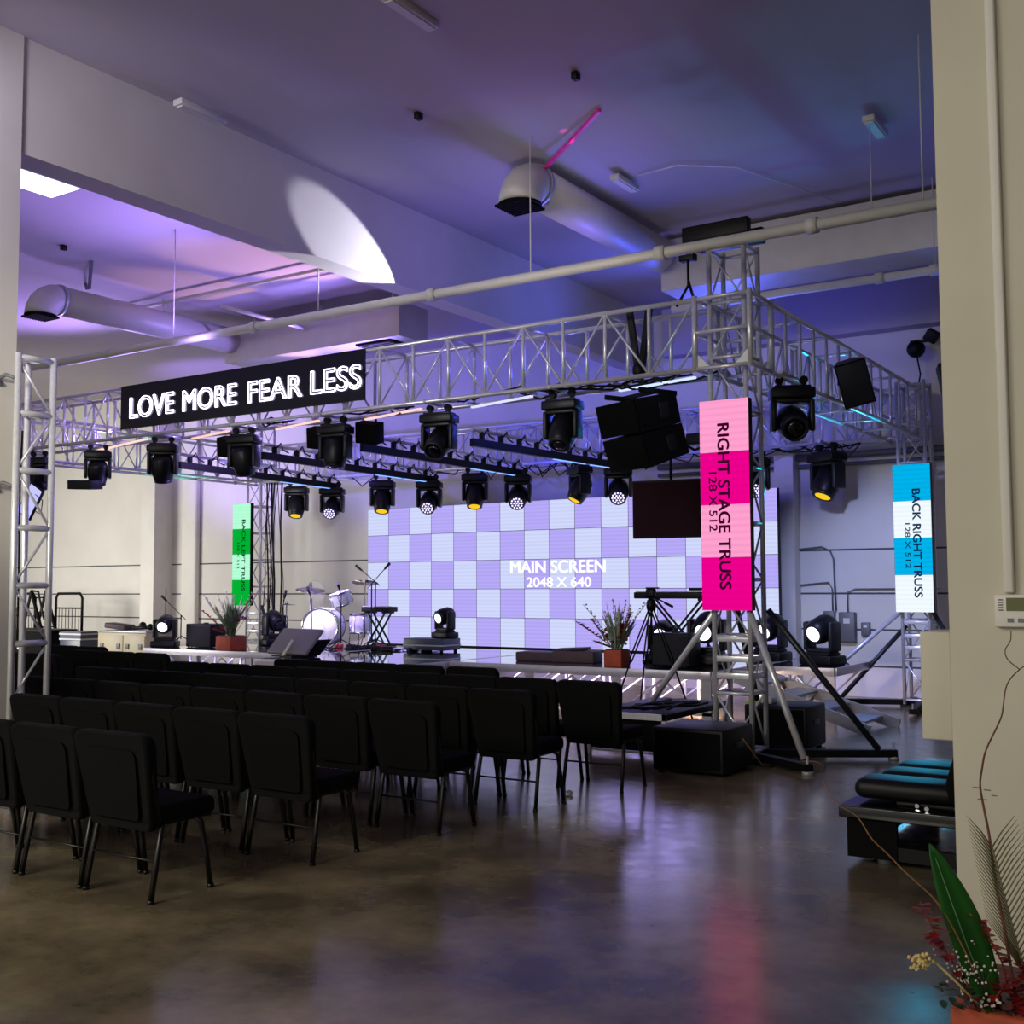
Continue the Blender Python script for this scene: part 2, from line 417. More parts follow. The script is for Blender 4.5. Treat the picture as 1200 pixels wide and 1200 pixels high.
def corner_block(cx, cy, label):
    t = thing('corner_block', label, 'truss corner', (cx, cy, TZ0))
    h = .28; H = TZ1-TZ0
    for x in (-h, h):
        for y in (-h, h): MB().tube((x, y, -.03), (x, y, H+.03), .028, 10).build('post', ALU, t)
    for z in (0, H*.52, H):
        m = MB()
        for s_ in (-h, h): m.tube((-h, s_, z), (h, s_, z), .02, 8).tube((s_, -h, z), (s_, h, z), .02, 8)
        m.build('rail', ALU, t)
    for s_ in (-h, h):
        for q in (-1, 1): MB().poly([(q*h, s_, 0), (q*(h-.17), s_, 0), (q*h, s_, .17)], .01, (0, 1, 0)).build('gusset', ALU2, t)
    return t
def tower(cx, cy, ztop, label, s=.18, braces=(), feet=(), n=None, m=ALU, lat=.53):
    t = thing('truss_tower', label, 'truss tower', (cx, cy, 0))
    n = n or round((ztop-.1)/lat)
    for x in (-s, s):
        for y in (-s, s): MB().tube((x, y, .04), (x, y, ztop), .025, 12).build('chord', m, t)
    for (a, off) in (((-s, -s, .1), (2*s, 0, 0)), ((s, -s, .1), (0, 2*s, 0)), ((s, s, .1), (-2*s, 0, 0)), ((-s, s, .1), (0, -2*s, 0))):
        mb = MB(); b = (a[0], a[1], ztop-.05)
        lattice(mb, a, b, off, n, .018, .011); mb.build('lacing', m, t)
    MB().b2(-s-.05, s+.05, -s-.05, s+.05, 0.0, .03).build('base_plate', BLACK, t)
    for z in (.80, .96, 1.15):
        m2 = MB()
        for q in (-s, s): m2.b2(-s, s, q-.012, q+.012, z-.028, z+.028, .004)
        m2.b2(-s-.012, -s+.012, -s, s, z-.028, z+.028, .004).b2(s-.012, s+.012, -s, s, z-.028, z+.028, .004)
        m2.build('joint_frame', m, t)
    for (x, y) in feet:
        MB().bar((0, 0, .06), (x, y, .06), .09, .07).build('outrigger', BLACK, t)
        f = MB().tube((x*.98, y*.98, 0), (x*.98, y*.98, .03), .05, 12).tube((x*.98, y*.98, .02), (x*.98, y*.98, .16), .012, 8).build('levelling_foot', ALU2, t)
    for (p, q, mm) in braces:
        MB().tube(p, q, .031, 12).build('brace', mm, t)
    return t
DK = mat('dark_steel_tube', (52, 54, 62), .4, .5, .1, 12)
tower(.25, .30, 4.98, 'front right aluminium truss tower standing behind the pink panel',
      braces=(((-.2, -.1, 1.42), (-1.62, 0.9, .1), ALU), ((.18, -.2, 1.42), (.72, -.32, .1), ALU), ((.25, .1, 1.42), (1.12, .62, .1), DK), ((-.1, .2, 1.4), (-.35, 1.5, .1), DK)),
      feet=((.84, -.55), (1.25, .75), (-1.7, .95), (-.38, 1.6)))
tower(.55, 6.0, 4.45, 'back right aluminium truss tower standing behind the blue and white panel',
      braces=(((-.2, -.15, 1.3), (-1.5, -.5, .1), ALU), ((-.15, -.1, 1.1), (-1.0, -.35, .1), DK), ((.2, -.1, 1.3), (.95, -.5, .1), DK)), feet=((-1.1, -.45), (1.15, -.5), (.2, -1.3)))
tower(-12.1, 5.98, 4.9, 'back left aluminium truss tower beside the green panel', braces=(((.15, -.1, 1.3), (.9, -.5, .62), DK),), feet=((-1.1, -.4),))
tower(-12.15, .25, 4.9, 'front left truss tower hidden behind the white column')
corner_block(.26, .25, 'front right corner block of the stage truss above the pink panel')
corner_block(.3, 6.48, 'back right corner block of the stage truss')
corner_block(-12.15, 5.88, 'back left corner block of the stage truss')
# chain hoist beam on top of FR tower
t = thing('hoist_beam', 'black hoist beam capping the front right truss tower', 'hoist', (.25, .30, 5.0))
MB().b2(-.42, .26, -.27, -.17, .02, .17, .008).build('beam', BLACK, t)
MB().b2(-.42, .26, .12, .22, .02, .17, .008).build('beam', BLACK, t)
MB().b2(-.2, .2, -.17, .12, .04, .12).build('cross_member', BLACKM, t)
MB().tube((-.38, -.22, .02), (-.38, -.22, -.1), .05, 12).b2(-.46, -.30, -.27, -.17, -.16, -.09, .01).build('chain_hook', BLACK, t)
MB().path([(-.38, -.22, -.15), (-.38, -.22, -.4), (-.5, -.24, -.6)], .014, 6).path([(-.38, -.22, -.35), (-.3, -.24, -.6)], .014, 6).build('sling', BLACK, t)
# black chain motor bag in the front truss
t = thing('rigging_sling', 'black fabric sling hanging in the front truss above the speaker array', 'sling', (-.75, .22, 4.47))
MB().bar((-.1, 0, 0), (.0, 0, -.72), .05, .06).build('strap', BLACK, t)
MB().bar((.12, 0, 0), (.0, .02, -.72), .05, .06).build('strap', BLACK, t)
MB().sphere((0, 0, -.62), .07, 1, 1, 1.4).build('chain_bag', BLACK, t)

# near triangular tower tied to the left column
t = thing('truss_tower', 'tall triangular truss mast tied to the left column among the chairs', 'truss mast', (-3.6, -4.83, 0))
ch = [Vector((0, 0, 0)), Vector((0, .31, 0)), Vector((-.2, .22, 0))]
for p in ch: MB().tube(p+Vector((0, 0, .04)), p+Vector((0, 0, 3.50)), .027, 14).build('chord', ALU, t)
for (a, b) in ((0, 1), (1, 2), (2, 0)):
    mb = MB()
    for k in range(8):
        z = .33+k*.45 if k < 7 else 3.47
        mb.tube(ch[a]+Vector((0, 0, z)), ch[b]+Vector((0, 0, z)), .024 if a == 0 else .014, 8)
        if k < 7 and a == 0:
            z2 = min(3.44, z+.45)
            A, B = (ch[a], ch[b]) if k % 2 else (ch[b], ch[a])
            mb.tube(A+Vector((0, 0, z)), B+Vector((0, 0, z2)), .012, 6)
    mb.build('lacing', ALU, t)
MB().b2(-.24, .1, -.05, .4, 0, .05, .01).build('base_plate', ALU2, t)
for z in (2.45, 3.30):
    MB().path([(-.02, -.02, z), (-.1, -.04, z+.03), (-.27, 0, z+.02), (-.26, .03, z-.03)], .016, 6).build('tie_strap', GREYB, t)
MB().path([(-.08, .1, 2.9), (-.05, .07, 2.5), (-.09, .1, 2.1), (-.05, .08, 1.7), (-.08, .1, 1.2)], .008, 5).build('cable', BLACK, t)

# ------------------------------------------------------------------ LED panels
def led_panel(x, y, ztop, c1, c2, words, label, txt, name='led_banner'):
    t = thing(name, label, 'LED panel', (x, y, ztop-2))
    MB().b2(0, .5, .0, .08, 0, 2).build('cabinet', BLACK, t)
    m = MB()
    for k in range(4):
        m.mi = k % 2
        z1 = 2-k*.5
        m.quad([(0.003, -.004, z1-.499), (.497, -.004, z1-.499), (.497, -.004, z1-.001), (0.003, -.004, z1-.001)])
    m.build('screen_face', [emis('led_a', c1, 1, .06), emis('led_b', c2, 1, .03)], t)
    M_ = emis('led_text', txt, 1)
    (w1, a0, a1, u0, u1), (w2, b0, b1, v0, v1) = words
    for (w, p0, p1, q0, q1, bd) in ((w1, a0, a1, u0, u1, .045), (w2, b0, b1, v0, v1, .03)):
        me = text_mesh(w, p1-p0, q1-q0, M_, bold=bd, depth=.003)
        # local x -> -z, local y -> +x, normal -> -y
        for v in me.vertices: v.co = Vector((q0+v.co.y, -.006-v.co.z, 2-p0-v.co.x))
        link('lettering', me, t)
    return t
led_panel(0, 0, 1.771+1.65, (255, 158, 205), (236, 0, 140), (('RIGHT STAGE TRUSS', .23, 1.80, .185, .30), ('128 X 512', .69, 1.25, .09, .17)), 'pink and magenta vertical LED panel reading RIGHT STAGE TRUSS', (60, 0, 40))
led_panel(.32, 5.68, 1.637+1.65, (0, 176, 232), (240, 250, 255), (('BACK RIGHT TRUSS', .34, 1.80, .255, .36), ('128 X 512', .80, 1.41, .15, .215)), 'cyan and white vertical LED panel reading BACK RIGHT TRUSS', (10, 40, 80))
led_panel(-12.43, 5.55, 1.664+1.65, (178, 255, 214), (0, 176, 52), (('BACK LEFT TRUSS', .32, 1.72, .27, .36), ('128 X 512', .77, 1.28, .14, .20)), 'green vertical LED panel reading BACK LEFT TRUSS', (0, 50, 20))

# main screen
t = thing('video_wall', 'large lilac and white checkered LED wall reading MAIN SCREEN behind the stage', 'LED screen', (-9.519, 6.234, .62))
MB().b2(0, 8, .0, .1, 0, 2.5).build('cabinet', BLACK, t)
m = MB()
for i in range(16):
    for j in range(5):
        m.mi = (i+j) % 2
        x0, z1 = i*.5, 2.5-j*.5
        m.quad([(x0+.004, -.004, z1-.496), (x0+.496, -.004, z1-.496), (x0+.496, -.004, z1-.004), (x0+.004, -.004, z1-.004)])
m.build('screen_face', [emis('screen_pale', (206, 214, 250), 1, .05), emis('screen_lilac', (180, 168, 246), 1, .05)], t)
M_ = emis('screen_text', (255, 252, 250), 1.1)
for (w, x0, x1, z0, z1) in (('MAIN SCREEN', 3.22, 5.07, 1.27, 1.47), ('2048 X 640', 3.55, 4.80, 1.03, 1.19)):
    me = text_mesh(w, x1-x0, z1-z0, M_, bold=.05, depth=.003)
    for v in me.vertices: v.co = Vector((x0+v.co.x, -.006-v.co.z, z0+v.co.y))
    link('lettering', me, t)
MB().b2(.1, 7.9, .02, .12, -.03, 0).build('base_rail', BLACK, t)

# neon sign
t = thing('neon_sign', 'glossy navy banner with white neon outline letters reading LOVE MORE FEAR LESS', 'sign', (-8.54, -.09, 3.83))
MB().b2(0, 4.39, -.01, .02, .0, .60).build('board', NAVY, t)
NE = emis('neon_tube', (238, 226, 255), 4.0)
for (w, x0, x1, z0, z1) in (('LOVE', .21, 1.13, .14, .42), ('MORE', 1.28, 2.31, .14, .41), ('FEAR', 2.50, 3.44, .14, .40), ('LESS', 3.56, 4.38, .14, .42)):
    x1 -= .03
    me = text_mesh(w, x1-x0, z1-z0, NE, outline=True, tube=.0078)
    for v in me.vertices: v.co = Vector((x0+v.co.x, -.015-v.co.z, z0+v.co.y))
    link('neon_letters', me, t)

# ------------------------------------------------------------------ moving heads
# local frame: hung with clamps at z=0, body below; head pivots at z=-.34
def mk_base():
    m = MB(); m.box((0, 0, -.115), (.36, .22, .09), None, .015); m.box((0, 0, -.065), (.30, .16, .03), None, .008); return m.mesh('base', FIX)
def mk_clamp():
    m = MB(); m.box((0, 0, -.035), (.04, .05, .05), None, .008); m.tube((0, -.03, 0), (0, .03, 0), .035, 10)
    return m.mesh('clamp', BLACK)
def mk_yoke():
    m = MB(); m.box((0, 0, -.175), (.30, .14, .04), None, .012)
    for x in (-.155, .155): m.box((x, 0, -.30), (.045, .16, .27), None, .018)
    return m.mesh('yoke', FIXG)
def mk_head():
    m = MB()
    m.lathe([(.04, .17), (.10, .165), (.125, .12), (.13, .02), (.13, -.05), (.115, -.12), (.10, -.16), (.085, -.16)], n=20)
    return m.mesh('head', FIX)
def mk_ring():
    m = MB(); m.lathe([(.104, -.13), (.108, -.165), (.09, -.17), (.082, -.162), (.104, -.13)], n=20, cap=False); return m.mesh('lens_ring', FIXG)
def mk_lens(): return MB().lathe([(.078, -.163), (.05, -.172), (.0001, -.176)], n=20)
def mk_dots():
    m = MB()
    for r, n in ((0, 1), (.036, 6), (.072, 12)):
        for k in range(n):
            a = 2*PI*k/n; m.tube((r*math.cos(a), r*math.sin(a), -.170), (r*math.cos(a), r*math.sin(a), -.180), .0125, 8)
    return m.mesh('led_cluster', emis('led_dots', (226, 214, 255), 1.5))
B_, K_, Y_, H_, R_ = mk_base(), mk_clamp(), mk_yoke(), mk_head(), mk_ring()
LENS = {k: mk_lens().mesh('lens', mm) for k, mm in (('dark', GLASSD), ('amber', emis('amber_lens', (255, 205, 40), 1.0)), ('white', emis('lit_lens', (240, 244, 255), 3.0)), ('blue', mat('wash_lens_blue', (16, 14, 90), .25)))}
DOTS = mk_dots()
HB = MB().tube((0, -.25, .03), (0, .25, .03), .016, 8).mesh('mounting_bar', ALU2)
def moving_head(loc, pan, tilt, lens, label, scale=1.0, standing=False, grp=None, hang_bar=None):
    t = thing('moving_head_light', label, 'stage light', loc, pan, grp)
    t.scale = (scale,)*3
    if standing: t.rotation_euler = (PI, 0, pan)
    link('base', B_, t)
    link('clamp', K_, t, (-.1, 0, 0)); link('clamp', K_, t, (.1, 0, 0))
    if not hang_bar is None: link('mounting_bar', hang_bar, t, (0, 0, 0), (0, 0, -pan))
    y = link('yoke', Y_, t)
    h = link('head', H_, t, (0, 0, -.36), (tilt, 0, 0))
    link('lens_ring', R_, h)
    link('lens', LENS[lens], h)
    if lens == 'blue': link('led_cluster', DOTS, h)
    if standing: t.location.z += .16*scale
    return t
ZB = TZ0-.04
for x, pan, tilt, lb in ((-10.85, .3, .5, 'black moving head partly behind the near truss mast'),
                 (-9.45, .9, .5, 'black moving head with a slim box below it, left of the sign'),
                 (-8.04, .7, .35, 'black moving head hanging below the word LOVE'),
                 (-6.46, .3, .3, 'black moving head hanging below the word MORE'),
                 (-4.88, .2, -.1, 'black moving head hanging below the word LESS'),
                 (-3.30, .2, -.9, 'black moving head just right of the sign with a bright highlight'),
                 (-1.66, .1, -.5, 'black moving head just left of the hanging speaker array')):
    moving_head((x, .22, ZB), pan, tilt, 'dark', lb, 1.12 if x > -8.5 else 1.05, hang_bar=HB)
moving_head((.62, .85, ZB+.0), .5, -1.15, 'dark', 'large black moving head facing us right of the pink panel', 1.2, hang_bar=HB)
for (x, y, lb) in ((-11.0, 5.85, 'leftmost amber lens moving head on the rear truss'), (-8.85, 5.85, 'amber lens moving head left of the checkered screen edge on the rear truss'),
                (-6.78, 5.85, 'amber lens moving head over the middle of the checkered screen')):
    moving_head((x, y, ZB-.02), .5, -.35, 'amber', lb, 1.25, hang_bar=HB)
moving_head((-4.70, 5.85, ZB-.02), -.6, -.5, 'amber', 'amber lens moving head turned left above the words MAIN SCREEN', 1.25, hang_bar=HB)
moving_head((-.74, 6.2, ZB-.02), -.5, -.45, 'amber', 'amber lens moving head hanging between the pink panel and the cyan panel', 1.45, hang_bar=HB)
for x, y, lb in ((-9.30, 5.0, 'LED wash light at the end of the leftmost pixel bar'), (-7.12, 5.0, 'LED wash light at the end of the second pixel bar from the left'),
                 (-5.34, 5.0, 'LED wash light at the end of the third pixel bar from the left'), (-3.54, 5.0, 'LED wash light at the end of the rightmost pixel bar'),
                 (-1.39, 5.0, 'LED wash light partly hidden behind the pink panel')):
    moving_head((x, y, 3.50), .45, -1.0, 'blue', lb, 1.18)
# slim boxes / small black units
tag(MB().box((-9.43, .0, 3.13), (.42, .25, .13), Euler((.1, 0.05, .2)).to_matrix(), .01).build('light_bar', BLACK), 'slim black box under the moving head left of the sign', 'stage light')
def blinder(x, y, z, label, w=.42, tilt=.15):
    t = thing('blinder_light', label, 'stage light', (x, y, z))
    MB().box((0, 0, -.16), (w, .2, .26), Euler((.3, tilt, .2)).to_matrix(), .012).build('housing', BLACKM, t)
    MB().tube((-.1, 0, 0), (-.1, 0, -.08), .015).tube((.1, 0, 0), (.1, 0, -.08), .015).build('bracket', BLACK, t)
    return t
blinder(-6.95, .5, ZB, 'black box light left of the moving head below MORE')
blinder(-5.35, .5, ZB, 'black box light left of the moving head below LESS', .36)
blinder(-4.62, .55, ZB+.02, 'black box light right of the moving head below LESS', .3)

# pixel bars running front to back under the truss
def pixel_bar(x0, y0, z0, x1, y1, z1, label, glow):
    a = Vector((x0, y0, z0)); b = Vector((x1, y1, z1)); d = b-a
    t = thing('pixel_bar', label, 'lighting bar', a)
    MB().bar((0, 0, 0), d, .07, .10).build('bar_body', BLACK, t)
    MB().tube((0, 0, .16), d+Vector((0, 0, .14)), .024, 8).build('hanging_pipe', ALU, t)
    n = 9
    for k in range(n):
        mb = MB()
        p = d*((k+.5)/n); mb.box(p+Vector((0, 0, .09)), (.05, .07, .12), None, .01)
        mb.path([p+Vector((.02, .0, .1)), p+Vector((.04, .08, .2)), p+Vector((0, .16, .12)), p+Vector((.02, .26, .08))], .01, 5)
        mb.build('clamp', BLACK, t)
    for (f0, f1) in glow:
        MB().bar(d*f0+Vector((0, 0, -.054)), d*f1+Vector((0, 0, -.054)), .03, .012).build('led_strip', emis('bar_glow', (120, 170, 255), 1.6), t)
    return t
G_ = ((.03, .48), (.52, .97))
pixel_bar(-8.75, 1.1, 3.47, -9.30, 5.1, 3.47, 'leftmost black pixel bar running back above the green panel', ((.6, .78), (.8, .97)))
pixel_bar(-6.92, 1.0, 3.47, -7.12, 5.1, 3.47, 'second black pixel bar from the left', ((.62, .78), (.8, .97)))
pixel_bar(-5.22, 1.1, 3.47, -5.34, 5.1, 3.47, 'third black pixel bar from the left', ((.64, .8), (.82, .97)))
pixel_bar(-3.75, 1.5, 3.47, -3.54, 5.1, 3.47, 'rightmost black pixel bar left of the hanging speakers', ((.5, .72), (.76, .97)))

# flown speakers
t = thing('speaker_array', 'black two box speaker array hanging left of the pink panel', 'speaker', (-.84, .35, 3.6))
rz = Euler((0, 0, -.42)).to_matrix()
def R(v): return rz @ Vector(v)
for k, (tl, yy, zz) in enumerate(((.24, .0, -.19), (.32, .10, -.52))):
    rot = rz @ Euler((tl, 0, 0)).to_matrix()
    m = MB(); w = .33
    prof = [(-.26, -.17), (-.26, .17), (.27, .16), (.27, -.16)]
    pts = [rot @ Vector((-w, y, z))+R((0, yy, zz)) for y, z in prof]
    m.poly([tuple(p) for p in pts], 2*w, tuple(rot @ Vector((1, 0, 0))))
    c = m.build('cabinet', BLACK, t)
    MB().box(rot @ Vector((0, -.268, 0))+R((0, yy, zz)), (.63, .02, .33), rot, .004).build('front_grille', BLACKM, c)
    MB().box(rot @ Vector((w, .08, 0))+R((0, yy, zz)), (.02, .12, .16), rot, .006).build('side_handle', FIXG, c)
m = MB(); m.bar(R((-.28, -.2, .02)), R((-.28, .28, .02)), .03, .05); m.bar(R((.28, -.2, .02)), R((.28, .28, .02)), .03, .05); m.bar(R((-.28, .05, .03)), R((.28, .05, .03)), .04, .04)
m.build('rigging_frame', BLACK, t)
MB().tube(R((0, .05, .03)), (R((0, .05, 0)).x, R((0, .05, 0)).y, .16), .012, 6).build('suspension_link', BLACK, t)
MB().path([R((.2, .25, -.4)), R((.3, .5, -.55)), (.5, .5, -.5), (.75, .3, -.55)], .014, 6).build('speaker_cable', BLACK, t)

t = thing('hung_speaker', 'black speaker hanging on the outside of the right side truss', 'speaker', (.78, 2.55, 3.72))
rot = Euler((.28, -.25, .35)).to_matrix()
m = MB()
pr_ = [(-.17, -.17), (.17, -.17), (.10, .16), (-.10, .16)]
m.poly([tuple(rot @ Vector((x, y, -.05))) for x, y in pr_], .5, tuple(rot @ Vector((0, 0, 1))))
c = m.build('cabinet', BLACK, t)
MB().box(rot @ Vector((0, -.178, .2)), (.31, .012, .46), rot, .003).build('front_grille', mat('grille_grey', (34, 35, 44), .5, 0, .1, 60), c)
MB().bar((-.22, 0, .2), (-.05, .05, .2), .05, .04).build('bracket', BLACK, t)
t = thing('hung_speaker', 'dark speaker half hidden by the near right wall edge', 'speaker', (1.72, 3.0, 3.2))
MB().box((0, 0, .45), (.2, .35, .9), Euler((0, -.18, .3)).to_matrix(), .01).build('cabinet', BLACK, t)
MB().tube((0, 0, .9), (0, 0, 2.95), .012, 6).build('hanging_rod', BLACK, t)
# flood cluster on back wall
t = thing('flood_lights', 'black spotlight cluster on the back wall at upper right', 'stage light', (.45, 6.8, 5.1))
MB().sphere((0, -.15, -.05), .13).build('lamp_head', BLACK, t)
MB().box((.22, -.12, .12), (.18, .16, .16), Euler((.4, .6, .2)).to_matrix(), .01).build('lamp_head', BLACK, t)
MB().bar((-.15, .15, .12), (.2, .15, .12), .04, .04).bar((0, .18, .1), (0, -.1, .0), .03, .03).build('bracket', BLACK, t)
MB().path([(0, -.1, -.15), (.03, -.05, -.4), (-.02, 0, -.6), (.02, .1, -.8)], .012, 5).build('cable', BLACK, t)

# hanging TV on the right
t = thing('television', 'dark television hanging in front of the right side of the checkered screen', 'television', (-1.75, 3.0, 2.27))
rot = Euler((0, 0, .18)).to_matrix()
MB().box((0, .02, .36), (.98, .06, .74), rot, .008).build('body', BLACK, t)
MB().box(rot @ Vector((0, -.016, .36)), (.94, .006, .69), rot).build('screen', mat('tv_glass', (34, 4, 14), .6, 0, .1, 3, 0, 0, .08), t)  # dark red base colour imitates a red glow reflected in the screen
MB().tube((0, .05, .7), (0, .05, 1.46), .02, 8).build('hanging_pole', BLACK, t)
t = thing('hanging_clamp_light', 'small black fixture over the dark television', 'stage light', (-1.25, 2.9, 3.47))
MB().box((0, 0, 0), (.36, .2, .14), None, .02).sphere((.1, -.05, -.1), .1).build('housing', BLACK, t)
MB().path([(.15, 0, 0), (.4, .1, .05), (.6, .0, -.1)], .014, 5).tube((0, 0, .05), (0, 0, .26), .014, 6).build('cable', BLACK, t)
# small tilted lit screen seen through the mast
t = thing('small_screen', 'small tilted bright screen seen through the near truss mast', 'screen', (-10.7, 0.0, 2.95))
rot = Euler((0, .55, .2)).to_matrix()
MB().box((0, 0, 0), (.28, .04, .5), rot, .005).build('body', BLACK, t)
MB().box(rot @ Vector((.0, -.024, 0)), (.24, .004, .46), rot).build('screen', emis('small_screen_glow', (200, 200, 255), 1.0), t)
MB().tube((0, .03, .2), (-.05, .05, .78), .012, 6).build('hanging_cable', BLACK, t)
MB().path([(.1, 0, .1), (.28, 0, 0), (.25, 0, -.2), (.1, 0, -.15)], .008, 5).build('cable', BLACK, t)

# rear lighting cables hanging near BL tower
m = MB()
for k in range(9):
    x = -11.55+random.uniform(-.35, .45); x2 = x+random.uniform(-.25, .3)
    m.path([(x, 5.9, TZ0), (x*.6+x2*.4, 5.88, 2.9), (x*.3+x2*.7+.03, 5.9, 1.8), (x2, 5.9, .62)], random.uniform(.006, .018), 5)
tag(m.build('cable_bundle', BLACK), 'black cables dropping from the truss right of the green panel', 'cables')
# cable nest inside front truss & rear truss
m = MB()
for k in range(26):
    x = random.uniform(-6.5, -.3); y = random.uniform(.05, .45); L = random.uniform(.3, 1.1)
    m.path([(x, y, TZ0+.03), (x+L*.3, y+random.uniform(-.1, .1), TZ0+random.uniform(-.06, .07)), (x+L*.7, y+random.uniform(-.1, .1), TZ0+random.uniform(-.05, .06)), (x+L, y, TZ0+.04)], .012, 5)
tag(m.build('truss_cabling', BLACK, None), 'black cables laid inside the front truss', 'cables', kind='stuff')
m = MB()
for k in range(34):
    x = random.uniform(-11.5, -.3); yb = 5.95+(x+11.9)*.046; L = random.uniform(.25, .8)
    m.path([(x, yb, TZ0+.03), (x+L*.4, yb, TZ0-random.uniform(.03, .22)), (x+L*.8, yb, TZ0-random.uniform(0, .15)), (x+L, yb, TZ0+.04)], .011, 5)
tag(m.build('truss_cabling', BLACK, None), 'black cables sagging from the rear truss above the screen', 'cables', kind='stuff')

# ------------------------------------------------------------------ stage
SZ = .60
EDGE = mat('stage_edge_alu', (196, 192, 204), .35, .5, .05, 10)
def deck(x0, x1, y0, y1, label, left_open=True):
    t = thing('stage_deck', label, 'stage deck', ((x0+x1)/2, y0, 0))
    cx = t.location.x
    MB().b2(x0-cx, x1-cx, 0, y1-y0, SZ-.05, SZ).build('deck_top', DECKM, t)
    e = MB(); e.b2(x0-cx, x1-cx, -.03, 0, SZ-.10, SZ+.003, .004); e.build('edge_rail', EDGE, t)
    MB().b2(x0-cx-.03, x0-cx, 0, y1-y0, SZ-.10, SZ+.003, .004).build('edge_rail', EDGE, t)
    MB().b2(x1-cx, x1-cx+.03, 0, y1-y0, SZ-.10, SZ+.003, .004).build('edge_rail', EDGE, t)
    n = max(1, round((x1-x0)/1.22)); w = (x1-x0)/n
    MB().b2(x0-cx, x1-cx, -.02, .02, .06, .10).build('lower_rail', ALU, t)
    for k in range(n+1):
        x = x0-cx+k*w
        x = min(max(x, x0-cx+.06), x1-cx-.06)
        MB().b2(x-.06, x+.06, -.02, .03, 0, SZ-.1).build('leg', ALU2, t)
    m = MB()
    for k in range(n):
        xa = x0-cx+k*w; m.tube((xa+.1, 0, .1), (xa+w*.5, 0, SZ-.12), .016, 6).tube((xa+w*.5, 0, SZ-.12), (xa+w-.1, 0, .1), .016, 6)
    m.build('lattice_brace', ALU, t)
    rr = random.Random(int(x0*10))
    for row in (1.0, 2.0):
        if row < y1-y0:
            m = MB()
            for k in range(n*2):
                xa = x0-cx+.05+k*w/2
                m.tube((xa, row, .0), (xa, row, SZ-.06), .024, 6).tube((xa, row, .08), (xa+w*.5-.05, row, SZ-.1), .014, 5).tube((xa, row, SZ-.12), (xa+w*.5-.05, row, SZ-.12), .014, 5)
            m.build('under_frame', ALU, t)
    return t
deck(-12.15, -8.18, 3.25, 5.7, 'left wing of the raised stage with the planter and moving head on it')
deck(-8.12, -5.22, 2.05, 6.15, 'middle section of the glossy stage jutting toward the seats')
deck(-5.16, -1.2, 2.95, 6.15, 'right section of the glossy stage with lit lattice underneath')
deck(-1.1, -.1, 4.3, 5.9, 'small side deck at the right end of the stage holding two moving heads')
deck(-14.0, -12.0, 3.45, 5.2, 'low platform off the left end of the stage') if False else None
# under-stage LED fixtures that light the lattice
for (x, y, c, lb) in ((-4.6, 4.2, (255, 190, 110), 'amber'), (-2.2, 3.7, (255, 200, 120), 'warm'), (-3.4, 4.6, (190, 170, 255), 'violet')):
    t = thing('floor_par_light', 'small %s LED uplight on the floor under the right stage section' % lb, 'stage light', (x, y, 0))
    MB().lathe([(.08, 0), (.09, .05), (.075, .12)], n=16).build('housing', BLACK, t)
    MB().tube((0, 0, .12), (0, 0, .125), .068, 16).build('lens', emis('par_glow', c, 6), t)
# glowing bars added to imitate light reflected in the front truss underside
for (x0, x1, y, c, lb) in ((-9.9, -8.2, .3, (255, 214, 200), 'left of the sign'), (-7.7, -6.7, .3, (255, 206, 190), 'below the word LOVE'), (-6.1, -5.1, .3, (255, 210, 200), 'below the word FEAR'), (-4.6, -3.5, .3, (255, 205, 205), 'right of the word LESS'), (-3.0, -2.0, .3, (214, 214, 255), 'between two moving heads right of the sign'), (-1.1, -.1, .3, (205, 225, 255), 'above the speaker array')):
    tag(MB().box(((x0+x1)/2, y, TZ0-.035), (x1-x0, .04, .02), Euler((0, 0, -.25)).to_matrix()).build('truss_glint', emis('glint_glow', c, 1.15)), 'slim glowing bar imitating reflected light under the front truss %s' % lb, 'stage light')

# stairs ramp at right
t = thing('stage_ramp', 'translucent grey aluminium steps leaning off the right end of the stage', 'steps', (-.1, 3.1, 0))
for y in (-.25, .55):
    MB().bar((-.75, y, .56), (.98 if y > 0 else .86, y-.1, .03), .05, .13).build('side_rail', ALU2, t)
for k in range(4):
    f = (k+.6)/4.2
    MB().box((-.75+1.65*f, .12, .56-.53*f+.02), (.26, .78, .03), Euler((0, .1, 0)).to_matrix()).build('tread', ALU2, t)
MB().tube((-.5, .5, .5), (-.2, .5, 0), .02).tube((0, .5, .35), (-.3, .5, 0), .02).tube((-.5, -.2, .5), (-.2, -.2, 0), .02).build('leg', ALU2, t)

# ------------------------------------------------------------------ on-stage gear
def stand_head(x, y, z, label, pan=0, tilt=-.9, s=1.2, lens='white'):
    # upright fixture: base on deck, head above
    t = thing('moving_head_light', label, 'stage light', (x, y, z)); t.scale = (s,)*3; t.rotation_euler = (0, 0, pan)
    m = MB(); m.box((0, 0, .05), (.40, .27, .10), None, .02).box((0, 0, .112), (.30, .2, .03), None, .01); m.build('base', FIX, t)
    m = MB(); m.box((0, 0, .145), (.30, .16, .05), None, .015)
    for q in (-.155, .155): m.box((q, 0, .29), (.05, .17, .30), None, .02)
    m.build('yoke', FIXG, t)
    m = MB(); m.lathe([(.04, .15), (.11, .14), (.135, .08), (.135, -.06), (.12, -.12), (.10, -.15), (.085, -.15)], n=20)
    h = m.build('head', FIX, t); h.location = (0, 0, .36); h.rotation_euler = (tilt, 0, 0)
    l = link('lens', LENS[lens], h); l.location = (0, 0, .012)
    link('lens_ring', R_, h).location = (0, 0, .015)
    return t
